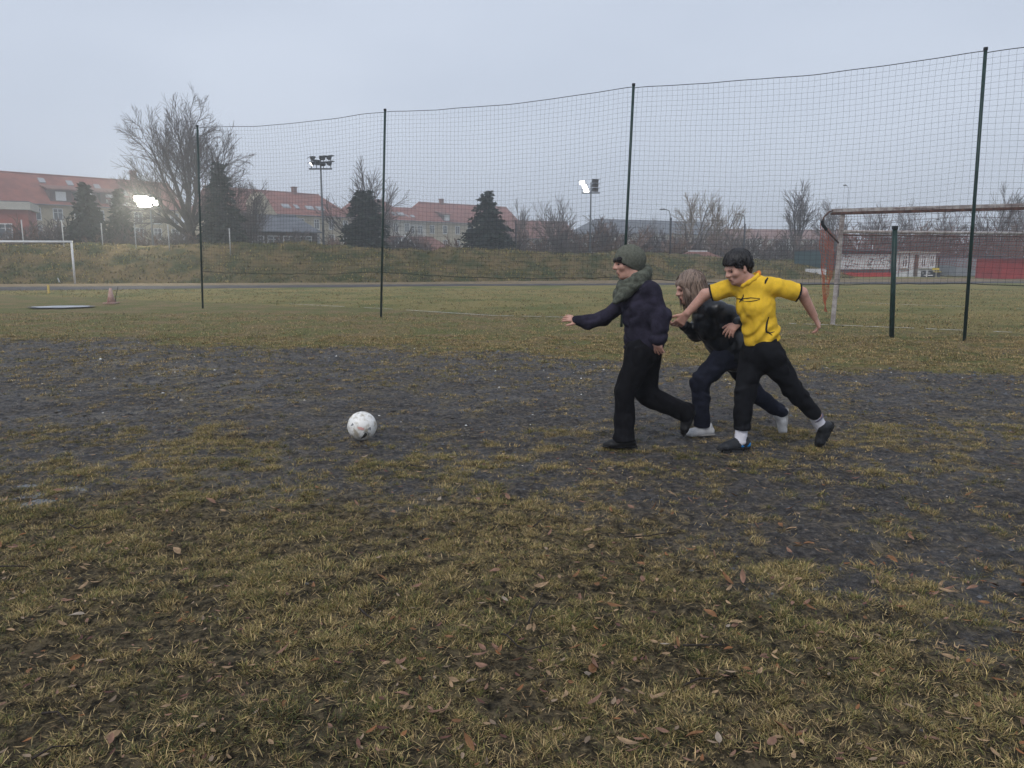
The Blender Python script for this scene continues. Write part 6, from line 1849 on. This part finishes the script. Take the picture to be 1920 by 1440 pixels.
# ------------------------------------------------------------------ the football
def make_ball():
    c = G(680, 826); rad = 0.112
    p = P(679, 799, c[1])
    me_ = bpy.data.meshes.new('football')
    bm = bmesh.new(); bmesh.ops.create_icosphere(bm, subdivisions=6, radius=1.0)
    # twelve pentagon and twenty hexagon centres; seams sink where two panels meet
    ph = (1 + 5 ** 0.5) / 2
    pent = [unit(v) for v in [(0, s, t_ * ph) for s in (-1, 1) for t_ in (-1, 1)] + [(s, t_ * ph, 0) for s in (-1, 1) for t_ in (-1, 1)] + [(t_ * ph, 0, s) for s in (-1, 1) for t_ in (-1, 1)]]
    hexa = [unit(v) for v in [(s, t_, u) for s in (-1, 1) for t_ in (-1, 1) for u in (-1, 1)] + [(0, s / ph, t_ * ph) for s in (-1, 1) for t_ in (-1, 1)] + [(s / ph, t_ * ph, 0) for s in (-1, 1) for t_ in (-1, 1)] + [(t_ * ph, 0, s / ph) for s in (-1, 1) for t_ in (-1, 1)]]
    C = np.array(pent + hexa)
    co = np.array([v.co[:] for v in bm.verts])
    d = co @ C.T; d[:, :12] -= 0.0135
    s = np.sort(d, 1); gap = s[:, -1] - s[:, -2]
    k = 1 - 0.014 * np.exp(-(gap / 0.012) ** 2)
    for v, q in zip(bm.verts, k): v.co *= q * rad
    for f in bm.faces: f.smooth = True
    bm.to_mesh(me_); bm.free()
    m = bpy.data.materials.new('scuffed_white_leather'); m.use_nodes = True
    t_ = m.node_tree; b = t_.nodes['Principled BSDF']; b.inputs['Roughness'].default_value = 0.42
    tc_ = t_.nodes.new('ShaderNodeTexCoord'); n = t_.nodes.new('ShaderNodeTexNoise'); n.inputs['Scale'].default_value = 22; n.inputs['Detail'].default_value = 6
    t_.links.new(tc_.outputs['Object'], n.inputs['Vector'])
    r_ = t_.nodes.new('ShaderNodeValToRGB'); r_.color_ramp.elements[0].position = 0.36; r_.color_ramp.elements[0].color = (0.40, 0.36, 0.29, 1)
    r_.color_ramp.elements[1].position = 0.54; r_.color_ramp.elements[1].color = (0.80, 0.79, 0.76, 1)
    t_.links.new(n.outputs['Fac'], r_.inputs[0]); t_.links.new(r_.outputs[0], b.inputs['Base Color'])
    o = obj('football', me_, m)
    o.location = (p[0], p[1], rad + 0.004); o.rotation_euler = (0.4, 0.3, 0.8)
    tag(o, 'scuffed white football rolling on the dark cinders', 'ball')
    M_print = mat('dark_ball_print', (0.06, 0.06, 0.058), 0.5); M_pink = mat('pale_red_ball_print', (0.62, 0.36, 0.32), 0.5)
    M_greyp = mat('grey_ball_print', (0.22, 0.23, 0.24), 0.5)
    inv = Matrix.Translation(o.location) @ o.rotation_euler.to_matrix().to_4x4(); inv = inv.inverted()
    cc = np.array(o.location)
    def patch(name, pts, wd, m_):
        pts = np.array(pts, float); n_ = len(pts)
        vs_, fs_ = [], []
        u = np.linspace(0, n_ - 1, (n_ - 1) * 6 + 1)
        fine = np.stack([np.interp(u, np.arange(n_), pts[:, i]) for i in (0, 1)], 1); ws = np.interp(u, np.arange(n_), wd)
        tg = np.gradient(fine, axis=0); tg /= np.linalg.norm(tg, axis=1, keepdims=True) + 1e-9; nr = np.stack([-tg[:, 1], tg[:, 0]], 1)
        for pt, w_, q in zip(fine, ws, nr):
            for sg in (-1, -0.33, 0.33, 1):
                s2 = pt + q * w_ / 2 * sg
                # photo pixel offset from the ball's middle to a point on the front of the sphere
                off = np.array([(s2[0] - 679) / 28.0, 0, -(s2[1] - 799) / 28.0]) * rad
                rr = min(np.hypot(off[0], off[2]), rad * 0.97); off[1] = -math.sqrt(rad ** 2 - rr ** 2)
                vs_.append(tuple(inv @ V(cc + unit(off) * (rad + 0.0012))))
        for i in range(len(fine) - 1):
            for j in range(3):
                fs_.append((i * 4 + j, i * 4 + j + 1, i * 4 + j + 5, i * 4 + j + 4))
        me2 = bpy.data.meshes.new(name); me2.from_pydata(vs_, [], fs_); me2.update()
        obj(name, me2, m_, o)
    patch('printed_mark', [(680, 819), (686, 815), (690, 810), (689, 807)], [1.0, 4.5, 5.5, 2.5], M_print)
    patch('printed_mark', [(686, 806), (692, 805), (695, 809), (694, 814)], [0.8, 1.4, 1.4, 0.8], M_greyp)
    patch('printed_mark', [(662, 794), (667, 790)], [1.0, 4.5], M_greyp)
    patch('printed_mark', [(694, 801), (698, 798), (698, 803)], [1.5, 3.0, 1.5], M_greyp)
    patch('printed_mark', [(676, 796), (682, 798), (688, 800)], [3.0, 6.0, 3.5], M_pink)
make_ball()

# ------------------------------------------------------------------ fallen leaves
M_leaf = [mat('orange_brown_leaf', (0.21, 0.105, 0.050), 0.8, 0.25, 30), mat('pale_tan_leaf', (0.29, 0.195, 0.115), 0.8, 0.25, 30), mat('pinkish_brown_leaf', (0.22, 0.125, 0.085), 0.75, 0.2, 30), mat('grey_buff_leaf', (0.29, 0.24, 0.19), 0.8, 0.15, 30)]
def leaf_mesh(seed):
    r_ = random.Random(seed)
    L, W, c1, c2, tw = 0.065 * r_.uniform(0.8, 1.25), 0.0105 * r_.uniform(0.7, 1.3), r_.uniform(2, 9), r_.uniform(10, 45), r_.uniform(-0.9, 0.9)
    vs_, fs_ = [], []
    n = 7
    for i in range(n):
        u = i / (n - 1); x = (u - 0.5) * L
        w_ = W * (math.sin(math.pi * u ** 0.85) ** 0.8 + 0.04)
        bend = r_.uniform(-1, 1) * 0.0006
        for k in (-1, 0, 1):
            y = k * w_; z = c1 * x * x + (c2 * y * y if k else -0.0008) + 0.004 + bend
            a = tw * (u - 0.5)
            vs_.append((x + 0.1 * y, y * math.cos(a) - z * math.sin(a), y * math.sin(a) + z * math.cos(a)))
        if i:
            b = 3 * (i - 1)
            fs_ += [(b, b + 1, b + 4, b + 3), (b + 1, b + 2, b + 5, b + 4)]
    b = len(vs_)
    vs_ += [(-L * 0.5, 0.0008, 0.006), (-L * 0.5, -0.0008, 0.006), (-L * 0.72, 0, 0.004)]
    fs_.append((b, b + 1, b + 2))
    me_ = bpy.data.meshes.new('fallen_leaf'); me_.from_pydata(vs_, [], fs_)
    me_.polygons.foreach_set('use_smooth', np.ones(len(fs_), bool)); me_.update()
    return me_
leafs = [[leaf_mesh(100 + i) for i in range(9)] for c in range(4)]
for c in range(4):
    for me_ in leafs[c]: me_.materials.append(M_leaf[c])
hue = ['orange brown', 'pale tan', 'pinkish brown', 'grey buff']
lr = random.Random(77)
seen = 0
spots = []
while len(spots) < 235:
    px, py = lr.uniform(-30, 1950), 930 + 500 * lr.random() ** 1.35
    dens = 0.55 + 0.45 * float(fbm2(np.array([px / 260.0]), np.array([py / 130.0]), 91, 3)[0]) * 2
    if px < 700 and py > 1180: dens *= 0.25
    if lr.random() > dens: continue
    spots.append((px, py))
for px, py in spots:
    g = G(px, py); ci = lr.choices(range(4), [4, 5, 5, 0.5])[0]
    o = bpy.data.objects.new('fallen_leaf', lr.choice(leafs[ci])); COL.objects.link(o)
    z = float(hgt(np.array([g[0]]), np.array([g[1]]))[0])
    o.location = (g[0], g[1], z + 0.016 + 0.014 * lr.random())
    o.rotation_euler = (lr.gauss(0, 0.35), lr.gauss(0, 0.35), lr.uniform(0, 6.283))
    s = lr.uniform(0.45, 0.95); o.scale = (s, s * lr.uniform(0.8, 1.25), s)
    near_ = py > 1120
    tag(o, f'{hue[ci]} dry curled leaf lying on the ' + ('foreground grass' if near_ else 'edge of the grass before the cinders'), 'leaf', 'fallen leaves, ' + hue[ci] + (', foreground' if near_ else ', by the cinders'))
# the small ones farther off and half buried: too many and too small to pick apart
rs = np.random.RandomState(301); vs_, fs_, cs_ = [], [], []
cols = np.array([[0.22, 0.095, 0.038], [0.34, 0.225, 0.13], [0.22, 0.125, 0.085], [0.26, 0.19, 0.13], [0.13, 0.06, 0.045]])
tmpl = [np.array([v.co[:] for v in leafs[0][i].vertices])[:21] for i in range(9)]
fq = np.array([f.vertices[:] for f in leafs[0][0].polygons if len(f.vertices) == 4])
n = 0
while n < 1300:
    if rs.rand() < 0.5:
        px, py = rs.uniform(-40, 1960), rs.uniform(632, 960)
        ytop = np.interp(px, [0, 700, 1300, 1920], [637, 655, 681, 718])
        if rs.rand() < 0.5: py = ytop + abs(rs.randn()) * 16
    else:
        px, py = rs.uniform(-40, 1960), rs.uniform(900, 1440)
    g = G(px, py); s = rs.uniform(0.35, 0.9) if py < 900 else rs.uniform(0.22, 0.6); a = rs.rand() * 6.283
    t_ = tmpl[rs.randint(9)] * s
    x = t_[:, 0] * math.cos(a) - t_[:, 1] * math.sin(a); y = t_[:, 0] * math.sin(a) + t_[:, 1] * math.cos(a)
    z0 = float(hgt(np.array([g[0]]), np.array([g[1]]))[0])
    vs_.append(np.stack([x + g[0], y + g[1], t_[:, 2] + z0 + 0.006 + 0.016 * rs.rand()], 1)); fs_.append(fq + n * 21)
    cs_.append(np.repeat(cols[rs.randint(5)][None] * rs.uniform(0.6, 1.1), 21, 0)); n += 1
me_ = fast_mesh('leaf_litter', np.concatenate(vs_), np.concatenate(fs_)); set_attr(me_, 'Col', np.concatenate(cs_), 'FLOAT_COLOR')
tag(obj('leaf_litter', me_, mat_attr('leaf_litter_colours', 'Col', 0.8, 0.3)), 'small leaf litter scattered over cinders and grass', 'leaf litter', kind='stuff')

# ------------------------------------------------------------------ twigs lying about
M_tw = mat('dark_twig_bark', (0.035, 0.028, 0.024), 0.8, 0.3, 40)
tw_ = [([(675, 1150), (690, 1166), (715, 1168), (733, 1172)], 'thin bent twig on the grass left of centre'),
       ([(940, 1200), (950, 1212), (972, 1222), (990, 1228), (1035, 1220)], 'forked dark twig on the grass near the centre bottom'),
       ([(990, 1188), (998, 1160), (1012, 1140), (1040, 1146)], 'thin grey twig standing out of the grass, centre'),
       ([(0, 1068), (25, 1070), (60, 1064)], 'dark stick at the left edge of the grass'),
       ([(1170, 1022), (1215, 1018), (1270, 1000)], 'long thin twig on the cinders below the runners'),
       ([(60, 1435), (100, 1420), (145, 1404)], 'dark stick in the lower left corner'),
       ([(1280, 1230), (1320, 1226), (1362, 1222)], 'thin twig on the grass below the runners'),
       ([(1280, 1292), (1310, 1286), (1345, 1282)], 'short twig on the grass near the lower middle right'),
       ([(758, 884), (768, 876), (776, 870)], 'small dark twig on the cinders right of the ball'),
       ([(770, 878), (790, 882), (806, 878)], 'short dark twig lying flat near the ball'),
       ([(130, 985), (145, 1000), (180, 990), (190, 988)], 'pale bent twig at the left where grass meets cinders'),
       ([(1655, 795), (1690, 788), (1710, 793)], 'dark twig on the cinders right of the runners'),
       ([(80, 1345), (110, 1352), (130, 1368)], 'thin brown twig in the lower left grass'),
       ([(1000, 1000), (1014, 990), (1022, 980)], 'short twig at the near edge of the cinders')]
for pts, lab in tw_:
    g3_ = [G(*p) for p in pts]
    c = g3_[0]
    q = []
    for i, p in enumerate(g3_):
        z = float(hgt(np.array([p[0]]), np.array([p[1]]))[0]) + 0.024 + 0.010 * math.sin(i * 2.1)
        q.append((p[0] - c[0], p[1] - c[1], z))
    m = MB(); n_ = len(q); m.tube(q, [0.0042 - 0.0026 * i / (n_ - 1) for i in range(n_)], 6)
    if n_ > 3:
        a = Vector(q[1]); m.tube([a, a + Vector((0.03, 0.05, 0.012)), a + Vector((0.045, 0.11, 0.02))], [0.0025, 0.002, 0.0012], 5)
    o = m.build('twig', M_tw, None, True, loc=(c[0], c[1], 0)); tag(o, lab, 'twig')
# ------------------------------------------------------------------ damp winter air
hz = MB(); hz.bb(-175, 195, -33, 333, -1.2, 17.5)
hm = bpy.data.materials.new('damp_haze'); hm.use_nodes = True
t = hm.node_tree
t.nodes.remove(t.nodes['Principled BSDF'])
pv_ = t.nodes.new('ShaderNodeVolumePrincipled')
pv_.inputs['Color'].default_value = (0.92, 0.95, 1.0, 1)
pv_.inputs['Density'].default_value = 0.0029
pv_.inputs['Anisotropy'].default_value = 0.55
t.links.new(pv_.outputs[0], t.nodes['Material Output'].inputs['Volume'])
ho = hz.build('haze', hm)
tag(ho, 'thin damp haze over the whole ground', kind='stuff')
